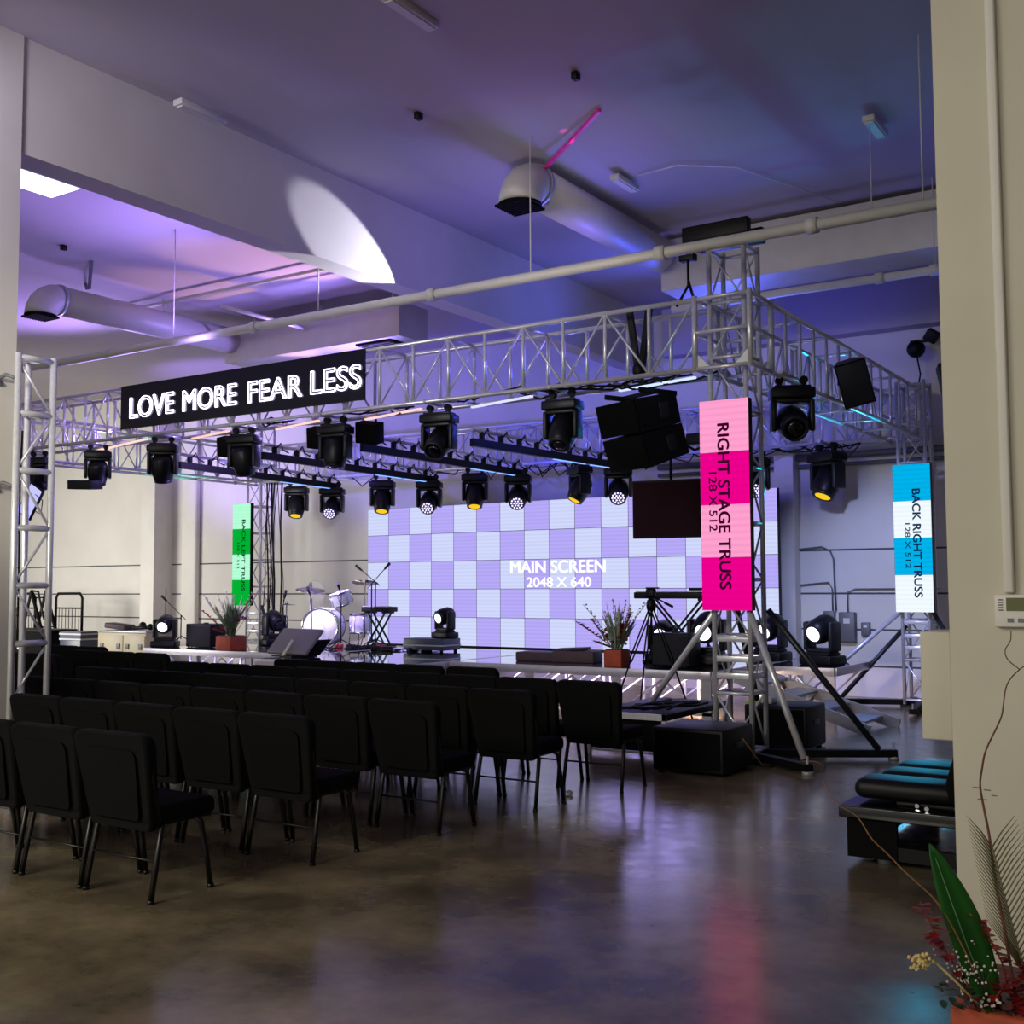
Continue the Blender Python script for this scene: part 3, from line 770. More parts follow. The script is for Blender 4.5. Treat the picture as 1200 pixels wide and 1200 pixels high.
# platform for left moving head (deck continues slightly left)
stand_head(-12.05, 3.62, SZ, 'moving head standing at the far left end of the stage, lens lit white', .55, -1.25, 1.15)
stand_head(-10.75, 5.05, SZ, 'moving head turned aside behind the left planter', 1.3, -1.1, 1.25, 'dark')
t = thing('equipment_case', 'grey road case on the stage under the moving head left of the screen centre', 'case', (-6.93, 4.8, SZ))
MB().b2(-.42, .38, -.2, .3, .03, .22, .01).build('body', CASEB, t)
MB().b2(-.425, .385, -.205, .305, .10, .12).build('lid_seam', ALU2, t)
for xx in (-.36, .32):
    for yy in (-.14, .24): MB().tube((xx, yy, 0), (xx, yy, .03), .03, 10).build('caster', BLACK, t)
stand_head(-6.72, 4.9, SZ+.22, 'moving head on the grey road case in front of the screen', -.25, -1.35, 1.0)
stand_head(-2.62, 4.55, SZ, 'moving head with bright lens behind the black tripod', 0.2, -1.3, 1.15)
stand_head(-1.72, 4.05, SZ, 'large moving head with bright lens left of the tower below the pink panel', .1, -1.25, 1.4)
stand_head(-1.36, 5.4, SZ, 'moving head at the right end of the stage behind the tower braces', -.2, -1.2, 1.3)
stand_head(-.45, 4.9, SZ, 'moving head at the right end of the side deck beside the grey cabinet', -.35, -1.25, 1.3)

# monitor speakers / amp boxes
def amp(x, y, z, w, d, h, label, rz=0, name='amplifier'):
    t = thing(name, label, 'speaker', (x, y, z), rz)
    MB().b2(-w/2, w/2, -d/2, d/2, .01, h, .015).build('cabinet', BLACK, t)
    MB().b2(-w/2+.02, w/2-.02, -d/2-.008, -d/2, .03, h-.03, .003).build('front_grille', mat('grille_cloth', (30, 30, 36), .85, 0, .2, 90), t)
    MB().b2(-.05, .05, -.02, .02, h, h+.02, .005).build('handle', BLACK, t)
    for a in (-1, 1):
        for b in (-1, 1): MB().tube((a*(w/2-.04), b*(d/2-.04), 0), (a*(w/2-.04), b*(d/2-.04), .012), .018, 8).build('foot', BLACKM, t)
    return t
amp(-11.35, 3.95, SZ, .66, .35, .42, 'black speaker box between the left moving head and the planter')
amp(-1.98, 3.62, SZ, .55, .35, .44, 'black speaker box on the right of the stage beside the planter')

# planters on stage
def leaf(mb, base, d, L, w, up=(0, 0, 1), bend=.3, n=6, fold=.15):
    base = Vector(base); d = Vector(d).normalized(); up = Vector(up)
    side = d.cross(up)
    if side.length < 1e-3: side = Vector((1, 0, 0))
    side.normalize(); nrm = side.cross(d).normalized()
    prev = None; fs = []
    for k in range(n+1):
        f = k/n; c = base+d*L*f-Vector((0, 0, 1))*bend*L*f*f+nrm*0
        ww = w*math.sin(PI*min(1, (f*.93+.07)))**.8
        vs = [mb.bm.verts.new(c-side*ww+nrm*fold*ww), mb.bm.verts.new(c), mb.bm.verts.new(c+side*ww+nrm*fold*ww)]
        if prev:
            for q in (0, 1): fs.append(mb.bm.faces.new((prev[q], prev[q+1], vs[q+1], vs[q])))
        prev = vs
    mb._m(fs, True)
G1 = mat('leaf_green', (86, 120, 84), .5, 0, .25, 6); G2 = mat('leaf_pale', (150, 168, 140), .6, 0, .2, 6)
RED = mat('leaf_red', (150, 30, 44), .6, 0, .3, 9); WHT = mat('dried_white', (214, 206, 196), .8, 0, .1, 9)
BIGG = mat('leaf_deep_green', (22, 84, 20), .35, 0, .3, 4); PURP = mat('flower_magenta', (150, 60, 140), .6, 0, .2, 9)
DRED = mat('leaf_dark_red', (130, 24, 26), .5, 0, .3, 9); PALM = mat('dried_palm', (112, 108, 78), .7, 0, .15, 12)
TANF = mat('tan_flower', (206, 182, 122), .8, 0, .15, 30); TWIG = mat('twig_brown', (104, 62, 48), .7, 0, .2, 20)
def planter(x, y, z, h, wd, k_, label, seed, green, col2):
    r = random.Random(seed)
    t = thing('planter', label, 'planter', (x, y, z))
    p = MB(); s = wd; p.b2(-s/2, s/2, -s/2, s/2, 0, h, .008); p.build('pot', TERRA, t)
    MB().b2(-s/2+.02, s/2-.02, -s/2+.02, s/2-.02, h-.02, h+.01).build('soil', WOODB, t)
    s = h*k_
    def mk(nm, m, n, L0, L1, w, sp, bend, x0=0):
        mb = MB()
        for k in range(n):
            a = r.uniform(0, 2*PI); q = r.uniform(0, sp)
            leaf(mb, (x0+r.uniform(-.05, .05), r.uniform(-.05, .05), h), (math.cos(a)*q+x0*3, math.sin(a)*q, 1), r.uniform(L0, L1), w, (math.cos(a), math.sin(a), .2), bend*r.uniform(.4, 1.2))
        return mb.build(nm, m, t)
    mk('green_leaves', green, 48, s*.6, s*1.05, .024, .75, .15)
    mk('green_leaves', G2, 30, s*.8, s*1.3, .016, .6, .1)
    # red leafy sprigs
    mb = MB()
    for (dx, dz, L) in ((-.95, .6, s*1.25), (-.7, .8, s*1.0), (.55, .9, s*1.1), (.3, .8, s*.6), (-.3, .7, s*.6), (-.9, .3, s*.6)):
        d = Vector((dx, r.uniform(-.3, .1), dz)).normalized()
        mb.tube((0, 0, h), Vector((0, 0, h))+d*L, .006, 5)
        for k in range(24):
            b = Vector((0, 0, h))+d*L*(.2+.8*k/24); a = r.uniform(0, 2*PI)
            leaf(mb, b, (math.cos(a), math.sin(a)*.7, .5), .075, .03, n=3)
    mb.build('red_sprigs', RED, t)
    mb = MB()
    for k in range(9):
        a = r.uniform(0, 2*PI); q = r.uniform(.1, .8); L = r.uniform(s*1.0, s*1.4)
        d = Vector((math.cos(a)*q, math.sin(a)*q, 1)).normalized(); b = Vector((0, 0, h))
        mb.path([b, b+d*L*.6, b+d*L+Vector((d.x*.05, 0, -.02))], .004, 4)
        for j in range(7): mb.sphere(b+d*L*(.6+.06*j)+Vector((r.uniform(-.015, .015), 0, r.uniform(-.015, .015))), .014, u=6, v=4)
    mb.build('white_sprays', WHT, t)
    mb = MB()
    for k in range(12):
        mb.sphere((r.uniform(-.2, .2)+(.1 if col2 is PURP else 0), r.uniform(-.12, .05), h+r.uniform(.06, .34)), r.uniform(.018, .034), u=7, v=5)
    mb.build('flowers', col2, t)
    return t
planter(-10.22, 3.5, SZ, .24, .36, 2.7, 'square terracotta planter with green, red and purple stems on the left of the stage', 3, G1, PURP)
planter(-2.66, 3.25, SZ, .22, .26, 2.5, 'square terracotta planter with red flowers on the right of the stage', 5, G2, DRED)

# tilted monitor on stage front
t = thing('floor_monitor', 'grey backed confidence screen tilted back on a stand at the stage front', 'monitor', (-8.1, 2.75, SZ))
rot = Euler((-.75, 0, -.0)).to_matrix()
t.rotation_euler = (0, 0, -.15)
MB().box((0, .1, .22), (.98, .06, .50), rot, .02).build('back_shell', STEEL, t)
MB().poly([(-.35, .05, .02), (.42, .05, .02), (.52, .2, .26), (-.25, .2, .2)], .2, (0, 1, 0)).build('wedge', BLACK, t)
MB().tube((.05, -.18, .0), (.10, -.02, .25), .025, 10).build('prop_leg', WHITEP, t)
MB().b2(-.2, .3, -.2, .3, 0, .02).build('base_plate', BLACK, t)

# drum kit (one thing per drum / stand)
def drum(x, y, z, r, depth, axis, label, name, legs=True, cat='drum', rot=None):
    t = thing(name, label, cat, (x, y, z))
    q = Vector(axis).to_track_quat('Z', 'Y').to_matrix()
    a = Vector(axis).normalized()*depth/2
    MB().lathe([(r*.985, -depth/2), (r, -depth/2+.01), (r, depth/2-.01), (r*.985, depth/2)], rot=q, n=36).build('shell', SHELL, t)
    for s_ in (-1, 1):
        MB().lathe([(.001, s_*(depth/2+.006)), (r*.93, s_*(depth/2+.006)), (r*.93, s_*(depth/2-.01))][::s_], rot=q, n=36).build('drum_head', HEADW, t)
        MB().lathe([(r*.93, s_*(depth/2-.02)), (r*1.035, s_*(depth/2-.02)), (r*1.035, s_*(depth/2+.014)), (r*.93, s_*(depth/2+.014)), (r*.93, s_*(depth/2-.02))], rot=q, n=36, cap=False).build('hoop', CHROME, t)
    m = MB()
    for k in range(8):
        p = q @ Vector((r*1.03*math.cos(k*PI/4+.2), r*1.03*math.sin(k*PI/4+.2), 0)); m.tube(p-a*.85, p+a*.85, .007, 5)
    m.build('tension_rod', CHROME, t)
    return t
bd = drum(-9.62, 5.15, SZ+.36, .335, .42, (.42, -.9, .0), 'large white bass drum glowing in violet light', 'bass_drum')
MB().tube((-.25, -.1, -.2), (-.36, -.25, -.36), .01).tube((.25, -.15, -.2), (.34, -.28, -.36), .01).build('spur', CHROME, bd)
rt = drum(-9.12, 5.05, SZ+.86, .19, .22, (-.15, -.3, 1), 'white rack tom above the bass drum', 'rack_tom')
MB().tube((0, .02, -.1), (-.1, .12, -.15), .014).build('mount_arm', CHROME, rt)
ft = drum(-9.28, 5.75, SZ+.40, .2, .34, (0, 0, 1), 'floor tom right of the bass drum', 'floor_tom')
m = MB()
for k in range(3):
    a = 2*PI*k/3+.3; m.tube((.21*math.cos(a), .21*math.sin(a), .05), (.25*math.cos(a), .25*math.sin(a), -.40), .009)
m.build('leg', CHROME, ft)
def cymbal_stand(x, y, h, r, tilt, label, boom=0.0):
    t = thing('cymbal_stand', label, 'cymbal stand', (x, y, SZ))
    for k in range(3):
        a = 2*PI*k/3+.5; MB().tube((0, 0, .28), (.24*math.cos(a), .24*math.sin(a), .0), .009, 6).build('leg', CHROME, t)
    MB().tube((0, 0, .15), (0, 0, h), .011, 8).build('pole', CHROME, t)
    if r > 0:
        MB().lathe([(r, -.012), (r*.5, 0.0), (r*.2, .008), (r*.16, .028), (.001, .034)], (0, 0, h), Euler(tilt).to_matrix(), 28).build('cymbal', BRASSY, t)
        MB().tube((0, 0, h), (0, 0, h+.06), .012, 8).build('wing_nut', CHROME, t)
    return t
cymbal_stand(-10.05, 5.25, 1.02, .27, (.1, .18, 0), 'crash cymbal on a stand upper left of the bass drum')
cymbal_stand(-9.0, 5.55, 1.15, .24, (-.2, -.1, 0), 'ride cymbal on a stand right of the rack tom')
cymbal_stand(-10.5, 5.1, .75, .18, (0, 0, 0), 'hi-hat stand left of the bass drum')
t = thing('clear_disc', 'translucent round balloon like disc left of the cymbals', 'disc', (-10.4, 5.75, SZ))
CLR = mat('clear_plastic', (235, 230, 235), .2); CLR.node_tree.nodes['Principled BSDF'].inputs['Alpha'].default_value = .22
MB().sphere((0, 0, .93), .26, 1, .35, 1, 24, 14).build('clear_shell', CLR, t)
MB().tube((0, 0, 0), (0, 0, .68), .01).tube((0, 0, .3), (.2, .05, 0), .009).tube((0, 0, .3), (-.2, .05, 0), .009).build('stand', DK, t)
MB().sphere((-.12, 0, 1.08), .05, .8, .6, 1.7).build('brown_patch', WOODB, t)
# mic stands
def mic_stand(x, y, h, d, label, boom=.5, z=SZ):
    t = thing('microphone_stand', label, 'microphone stand', (x, y, z))
    for k in range(3):
        a = 2*PI*k/3+.9; MB().tube((0, 0, .16), (.28*math.cos(a), .28*math.sin(a), .01), .009, 6).build('leg', BLACK, t)
    MB().tube((0, 0, .1), (0, 0, h), .011, 8).build('pole', BLACK, t)
    e = Vector((d*boom*.8, -.05, boom*.6)); b = Vector((0, 0, h))
    MB().tube(b-e*.3, b+e, .008, 6).build('boom_arm', BLACK, t)
    MB().tube(b+e, b+e+e.normalized()*.15, .018, 10, .026).build('microphone', FIXG, t)
    return t
mic_stand(-8.5, 5.25, 1.15, -1, 'microphone stand with boom pointing left in front of the screen edge', .34)
mic_stand(-8.46, 5.1, 1.12, 1, 'microphone stand with boom pointing right beside the keyboard', .42)
mic_stand(-8.85, 4.75, .95, .2, 'short microphone stand right of the bass drum', .1)
mic_stand(-10.2, 4.7, .7, .4, 'low microphone stand in front of the bass drum', .3)
mic_stand(-9.4, 4.6, .85, .02, 'thin straight microphone stand before the drum kit', .15)
mic_stand(-12.55, 4.4, .55, -1, 'boom microphone stand behind the black speaker box at far left', .45, .6)
# keyboard
def keyboard(x, y, z, w, label, sz):
    t = thing('keyboard', label, 'keyboard', (x, y, z))
    MB().b2(-w/2, w/2, -.14, .14, 0, .09, .012).build('body', BLACK, t)
    k = MB()
    n = int(w/.024)
    for i in range(n): k.b2(-w/2+.03+i*(w-.06)/n, -w/2+.03+(i+.9)*(w-.06)/n, -.13, .0, .09, .10)
    k.build('keys', WHITEP, t)
    MB().b2(-w/2+.1, w/2-.3, .04, .12, .09, .1).build('control_panel', FIXG, t)
    return t
def xstand(x, y, z0, h, w, label):
    t = thing('keyboard_stand', label, 'stand', (x, y, z0))
    for yy in (-.1, .1):
        MB().bar((-w/2, yy, .02), (w/2, yy*.9, h-.02), .025, .025).build('crossed_leg', BLACK, t)
        MB().bar((w/2, yy*.8, .02), (-w/2, yy*.7, h-.02), .025, .025).build('crossed_leg', BLACK, t)
    for s_ in (-1, 1):
        MB().bar((s_*w/2, -.22, .015), (s_*w/2, .22, .015), .03, .03).build('foot', BLACK, t)
        MB().bar((s_*w/2, -.16, h-.015), (s_*w/2, .16, h-.015), .03, .03).build('rest_arm', BLACK, t)
    return t
keyboard(-8.72, 5.62, SZ+.62, .62, 'black keyboard beside the drum kit at the screen edge', SZ)
xstand(-8.72, 5.62, SZ, .62, .4, 'crossed black stand under the keyboard beside the drum kit')
keyboard(-2.30, 4.4, SZ+.88, 1.25, 'long keyboard on a crossed stand left of the pink panel', SZ)
xstand(-2.30, 4.4, SZ, .88, .75, 'crossed black stand under the long keyboard at right')
tag(MB().b2(-2.1, -1.7, 4.3, 4.52, SZ+.99, SZ+1.03, .01).build('sheet_tray', BLACK), 'flat black tray lying on the long keyboard', 'tray')
t = thing('drum_stool', 'round black drum stool behind the right stage keyboard', 'stool', (-1.95, 4.6, SZ))
MB().tube((0, 0, .48), (0, 0, .56), .17, 20).build('seat', BLACK, t); MB().tube((0, 0, .1), (0, 0, .48), .02).build('pole', CHROME, t)
for k in range(3): MB().tube((0, 0, .25), (.22*math.cos(k*2.09), .22*math.sin(k*2.09), 0), .012).build('leg', CHROME, t)
# clutter of pedals and cables round the drums
rr = random.Random(11)
for k in range(9):
    x = -9.05+k*.26; y = 4.75+rr.uniform(-.1, .5)
    t = tag(MB().box((x, y, SZ+.035), (rr.uniform(.09, .18), .12, .07), Euler((0, 0, rr.uniform(-.6, .6))).to_matrix(), .01).build('effects_pedal', BLACK if k % 3 else mat('pedal_red', (170, 30, 50), .4)), 'small pedal or foot switch on the stage floor around the drums and microphone stands', 'pedal', 'pedals on the stage floor by the drums')
m = MB()
for k in range(14):
    x = rr.uniform(-9.2, -7.4); y = rr.uniform(4.5, 5.4)
    m.path([(x, y, SZ+.012)]+[(x+.12*j+rr.uniform(-.05, .05), y+rr.uniform(-.15, .15), SZ+.012+rr.uniform(0, .02)) for j in range(1, 5)], .009, 5)
tag(m.build('stage_cables', BLACK), 'tangle of black cables on the stage floor around the drums', 'cables', kind='stuff')

# brown folded panels
t = thing('folded_case', 'dark brown soft case lying folded on the right stage section', 'case', (-3.85, 3.72, SZ))
MB().b2(-.6, .25, -.18, .18, 0, .13, .015).build('lower_part', WOODB, t)
MB().box((.32, .0, .08), (.62, .36, .16), Euler((0, .0, .12)).to_matrix(), .015).build('upper_part', WOODB, t)
MB().box((.2, .05, .18), (.45, .3, .03), Euler((0, -.05, .1)).to_matrix(), .008).build('flap', WOODB, t)

# black camera tripod in front of stage
t = thing('camera_tripod', 'black camera tripod standing before the right stage section', 'tripod', (-1.68, 2.3, 0))
top = Vector((0, 0, 1.5))
for (x, y) in ((-.55, -.05), (.5, .1), (-.02, -.35)):
    f = Vector((x, y, 0)); mid = top.lerp(f, .5)
    s_ = Vector((.02, 0, 0))
    MB().tube(top-Vector((0, 0, .1))-s_, mid-s_, .010).tube(top-Vector((0, 0, .1))+s_, mid+s_, .010).tube(mid, f+Vector((0, 0, .01)), .011).sphere(mid, .026).build('leg', BLACK, t)
MB().tube((0, 0, .95), (0, 0, 1.52), .014).build('centre_column', BLACK, t)
MB().lathe([(.05, 1.36), (.06, 1.42), (.05, 1.48), (.03, 1.5)], n=14).build('crown', BLACK, t)
MB().box((0, 0, 1.57), (.11, .09, .10), None, .015).box((.02, 0, 1.63), (.14, .1, .02), None, .005).build('pan_head', BLACK, t)
MB().tube((.05, 0, 1.52), (.32, -.12, 1.42), .009).tube((.22, -.08, 1.455), (.34, -.125, 1.41), .016).build('pan_handle', BLACK, t)

# subs and frame box at front right
def sub(x0, x1, y0, y1, h, label, name='subwoofer'):
    t = thing(name, label, 'speaker', ((x0+x1)/2, (y0+y1)/2, 0))
    w = x1-x0; d = y1-y0
    MB().b2(-w/2, w/2, -d/2, d/2, .02, h, .015).build('cabinet', BLACK, t)
    MB().b2(-w/2+.03, w/2-.03, -d/2-.01, -d/2, .05, h-.03, .004).build('front_grille', BLACKM, t)
    for a in (-1, 1):
        for b in (-1, 1): MB().tube((a*(w/2-.06), b*(d/2-.06), 0), (a*(w/2-.06), b*(d/2-.06), .025), .03, 8).build('foot', BLACKM, t)
    m = MB().b2(w/2, w/2+.008, -.09, .09, h*.55, h*.68, .003); m.build('side_handle', FIXG, t)
    return t
sub(-.16, .52, -.78, -.1, .40, 'black subwoofer on the floor in front of the tower below the pink panel')
sub(-.02, .63, 1.05, 1.65, .44, 'second black subwoofer on the floor behind the tower below the pink panel')
tag(MB().b2(.1, .22, 1.2, 1.35, .442, .50, .008).build('paper_cup', WHITEP), 'small white cup standing on the rear subwoofer', 'cup')
tag(MB().b2(-.02, .13, 1.09, 1.12, .443, .475).build('tape_label', mat('label_green', (150, 190, 50), .5)), 'yellow green tag on the edge of the rear subwoofer', 'tag')
t = thing('rolling_frame', 'low black stage platform with a silver corner post beside the chairs', 'platform', (-.78, .55, 0))
MB().b2(-.45, .42, -.62, .9, .36, .42, .006).build('top', BLACK, t)
MB().b2(-.45, .42, -.64, -.62, .36, .42).build('front_edge', ALU, t)
for x in (-.43, .40):
    for y in (-.62, .88): MB().b2(x-.02, x+.02, y-.02, y+.02, 0, .42).build('corner_post', ALU, t)
MB().b2(-.43, .40, -.58, -.56, .05, .36).build('skirt', BLACKM, t)
MB().b2(-.45, .42, -.63, -.60, .03, .05).build('lower_rail', ALU, t)
m = MB(); rr = random.Random(4)
for k in range(5): m.path([(-.3+rr.uniform(-.1, .5), -.4+rr.uniform(0, 1), .43)]+[(rr.uniform(-.3, .4), rr.uniform(-.5, .8), .43) for j in range(3)], .01, 5)
m.build('cable', BLACK, t)
# floor cables
tag(MB().path([(.55, -.42, .3), (.60, -.36, .2), (.64, -.2, .05), (.66, .1, .012), (.72, .35, .012), (.9, .45, .012), (1.05, .3, .012), (1.12, .0, .012)], .006, 6).build('floor_cable', EARTH), 'thin tan cable running on the floor beside the front subwoofer', 'cable')
m = MB(); m.sphere((-.22, -2.15, .02), .022, 1.3, 1, .8, 8, 6).sphere((-.19, -2.17, .018), .018, 1, 1, 1, 7, 5)
tag(m.build('crumpled_paper', WHITEP), 'small crumpled white paper on the floor right of the chairs', 'litter')

# ------------------------------------------------------------------ chairs
def chair_outline(w0, w1, z0, z1, n=5, r=.07):
    pts = []
    for (cx, cz, a0) in ((w1-r, z1-r, 0), (-w1+r, z1-r, PI/2), (-w0+r*.6, z0+r*.6, PI), (w0-r*.6, z0+r*.6, 3*PI/2)):
        rr_ = r if cz > (z0+z1)/2 else r*.6
        for k in range(n+1):
            a = a0+PI/2*k/n; pts.append((cx+rr_*math.cos(a), cz+rr_*math.sin(a)))
    return pts
def chair_meshes():
    M = {}
    m = MB(); m.box((0, .03, .445), (.515, .46, .10), None, .035, 3); M['seat'] = m.mesh('seat', FABRIC)
    m = MB(); m.box((0, .03, .392), (.47, .42, .02), None, .004, 1); M['seat_frame'] = m.mesh('seat_frame', LEGM)
    # backrest, leaning back, padded and slightly curved
    m = MB(); ol = chair_outline(.25, .297, .36, .885, 5, .06)
    def yb(z, x): return -.17-(z-.37)*.17+.12*x*x
    layers = ((-.028, .93), (-.036, .975), (-.012, 1.0), (.022, 1.0), (.04, .96), (.044, .88))
    rings = []
    for (off, sc_) in layers:
        rings.append([m.bm.verts.new((x*sc_, yb(z, x)+off*(1.15 if z > .75 else .9), .625+(z-.625)*(1-(1-sc_)*.9))) for x, z in ol])
    fs = []; n = len(ol)
    for a, b in zip(rings, rings[1:]):
        for k in range(n): fs.append(m.bm.faces.new((a[k], a[(k+1) % n], b[(k+1) % n], b[k])))
    fs.append(m.bm.faces.new(rings[0][::-1])); fs.append(m.bm.faces.new(rings[-1])); m._m(fs, True)
    M['backrest'] = m.mesh('backrest', FABRIC)
    m = MB(); ol2 = chair_outline(.19, .215, .42, .80, 4, .05)
    r0 = [m.bm.verts.new((x, yb(z, x)-.043, z)) for x, z in ol2]; r1 = [m.bm.verts.new((x*.97, yb(z, x)-.028, z)) for x, z in ol2]
    fs = [m.bm.faces.new(r0[::-1])]
    for k in range(len(ol2)): fs.append(m.bm.faces.new((r0[k], r0[(k+1) % len(ol2)], r1[(k+1) % len(ol2)], r1[k])))
    m._m(fs, False); M['back_panel'] = m.mesh('back_panel', BLACKM)
    for nm, s_, y0, y1 in (('leg_fl', -1, .14, .205), ('leg_fr', 1, .14, .205), ('leg_rl', -1, -.13, -.20), ('leg_rr', 1, -.13, -.20)):
        m = MB(); m.path([(s_*.235, y0*.8, .40), (s_*.262, y0, .37), (s_*.268, (y0+y1)/2, .2), (s_*.272, y1, .006)], .0155, 8)
        m.tube((s_*.272, y1, 0), (s_*.272, y1, .02), .018, 8); M[nm] = m.mesh('leg', LEGM)
    m = MB(); m.tube((-.268, -.165, .21), (.268, -.165, .21), .007, 6); M['stretcher'] = m.mesh('stretcher', LEGM)
    m = MB(); m.path([(-.25, -.13, .38), (-.278, -.235, .78), (-.2, -.205, .80), (.2, -.205, .80), (.278, -.235, .78), (.25, -.13, .38)], .012, 6); M['back_frame'] = m.mesh('back_frame', LEGM)
    return M
CM = chair_meshes()
proto = thing('stacking_chair', 'x', 'chair')
for k in ('seat', 'seat_frame', 'backrest', 'back_panel', 'stretcher', 'back_frame'): link(k, CM[k], proto)
for k in ('leg_fl', 'leg_fr', 'leg_rl', 'leg_rr'): link('leg', CM[k], proto)
ORD = ['at the right aisle end', 'second from the right end', 'third from the right end', 'fourth from the right end', 'fifth from the right end', 'sixth from the right end', 'seventh from the right end', 'eighth from the right end', 'ninth from the right end', 'tenth from the right end']
first = True
rows = [('nearest row', -5.8, -.46, 4, .60), ('second row', -4.74, -.32, 5, .60), ('third row', -3.69, -.17, 9, .60), ('fourth row', -2.67, -.05, 9, .60),
        ('fifth row', -1.67, .14, 9, .60), ('sixth row', -.85, -1.62, 1, .6), ('sixth row', -.85, -2.28, 4, .56), ('left block nearest row', -1.5, -7.45, 2, .6), ('left block middle row', -.8, -6.35, 3, .6), ('left block rear row', -.2, -8.3, 2, .6)]
cnt = {}
for (nm, y, xr, n, p) in rows:
    for k in range(n):
        i = cnt.get(nm, 0); cnt[nm] = i+1
        x = xr-p/2-k*p+random.uniform(-.006, .006)
        lb = 'black padded chair %s of the %s of seats' % (ORD[i], nm)
        if nm == 'sixth row' and i == 0: lb = 'black padded chair standing apart at the right end of the row nearest the stage'
        if first: proto.location = (x, y, 0); proto['label'] = lb; proto['group'] = 'rows of black chairs'; c = proto; first = False
        else: c = dup(proto, (x, y, 0), random.uniform(-.012, .012), lb, 'rows of black chairs')
tag(MB().box((-3.35, -.6, .80), (.2, .02, .12), Euler((.2, 0, .1)).to_matrix()).build('orange_card', mat('card_orange', (190, 110, 30), .6)), 'orange card tucked behind a chair back in the front row', 'card') if False else None

# ------------------------------------------------------------------ left clutter
def cart(x, y, label, tilt=0):
    t = thing('wire_cart', label, 'cart', (x, y, 0))
    m = MB(); w = .48
    m.path([(-w, 0, .5), (-w, 0, 1.45), (-w+.08, 0, 1.55), (w-.08, 0, 1.55), (w, 0, 1.45), (w, 0, .5)], .03, 8); m.tube((-w, 0, 1.22), (w, 0, 1.22), .018)
    m.build('frame', BLACK, t)
    m = MB()
    for k in range(1, 8): m.tube((-w+k*.12, 0, .7), (-w+k*.12, 0, 1.22), .008, 5)
    m.build('bar', BLACK, t)
    MB().b2(-w, w, -.1, .7, .28, .36, .01).build('platform', BLACK, t)
    for a in (-.4, .4):
        for b in (0, .6): MB().tube((a-.02, b, .09), (a+.02, b, .09), .09, 12).tube((a, b, .09), (a, b, .3), .02).build('wheel', BLACKM, t)
    MB().tube((-w, 0, .3), (-w, 0, .6), .02).tube((w, 0, .3), (w, 0, .6), .02).build('upright', BLACK, t)
    return t
cart(-18.1, 5.9, 'black wire sided trolley against the left back wall')
cart(-19.4, 5.6, 'second black trolley farther left behind the truss mast')
t = thing('step_ladder', 'black folding ladder leaning beside the trolleys', 'ladder', (-17.7, 4.95, 0))
MB().bar((-.4, 0, 1.62), (.35, 0, 0), .05, .06).bar((-.4, .35, 1.62), (.35, .35, 0), .05, .06).build('front_rail', BLACKM, t)
MB().bar((-.4, 0, 1.6), (-.95, .0, 0), .04, .05).bar((-.4, .35, 1.6), (-.95, .35, 0), .04, .05).build('rear_rail', BLACK, t)
for k in range(5): MB().b2(-.4+.15*k-.03, -.4+.15*k+.03, 0, .35, 1.45-.32*k, 1.48-.32*k).build('rung', BLACK, t)
MB().path([(-.4, 0, 1.62), (-.15, 0, 1.6), (0, 0, 1.2), (.08, 0, 1.0)], .025, 6).build('handle', BLACK, t)
t = thing('black_table', 'black covered equipment table on the left behind the seats', 'table', (-16.9, 4.3, 0))
MB().b2(-1.1, .7, -.35, .45, .1, .78, .02).build('cover', BLACKM, t)
MB().b2(-1.12, .72, -.37, .47, .78, .82, .01).build('top', BLACK, t)
MB().b2(-.1, .15, -.375, -.37, .42, .54).build('paper_note', WHITEP, t)
MB().b2(-1.05, .65, -.3, .4, 0, .1).build('plinth', BLACKM, t)
t = thing('blue_case', 'dark blue road case with pale lid edges left of the cream drawers', 'case', (-14.9, 4.0, 0))
MB().b2(-.35, .3, -.3, .3, .08, .66, .01).build('body', CASEB, t)
for z in (.66, .76): MB().b2(-.36, .31, -.31, .31, z, z+.03).build('lid_edge', ALU2, t)
MB().b2(-.35, .3, -.3, .3, .69, .82).build('lid', CASEB, t)
for a in (-.28, .24):
    for b in (-.22, .22): MB().tube((a, b, 0), (a, b, .08), .04, 10).build('caster', BLACK, t)
t = thing('drawer_cabinet', 'cream two door cabinet with black catches left of the stage', 'cabinet', (-13.35, 4.1, 0))
MB().b2(-.85, .55, -.3, .3, .06, .82, .01).build('body', CREAM, t)
MB().b2(-.86, .56, -.31, .31, .82, .86, .005).build('top', ALU2, t)
for (x0, x1) in ((-.83, -.1), (-.08, .53)):
    d = MB().b2(x0, x1, -.315, -.3, .1, .78, .004).build('door', CREAM, t)
    for xx in (x0+.12, x1-.12): MB().b2(xx-.05, xx+.05, -.33, -.315, .52, .62, .006).build('catch', GREYB, d)
MB().b2(-.8, .5, -.25, .25, 0, .06).build('plinth', BLACKM, t)
m = MB(); m.box((-.6, 0, .93), (.5, .3, .1), Euler((0, .1, .2)).to_matrix(), .02)
tag(m.build('folded_bag', WOODB, None, (-13.35, 4.1, 0)), 'folded brown bag lying on the cream cabinet', 'bag')
m = MB(); m.tube((-.35, 0, .9), (.1, .05, .92), .035).sphere((.15, 0, .93), .06).sphere((-.2, .1, .95), .07)
tag(m.build('tool_pile', BLACK, None, (-13.2, 4.1, 0)), 'dark tools and adapters heaped on the cream cabinet', 'tools')
tag(MB().tube((-12.95, 4.35, .86), (-12.93, 4.35, 1.65), .01, 6).build('thin_pole', GREYB), 'thin upright pole rising behind the cream cabinet', 'pole')

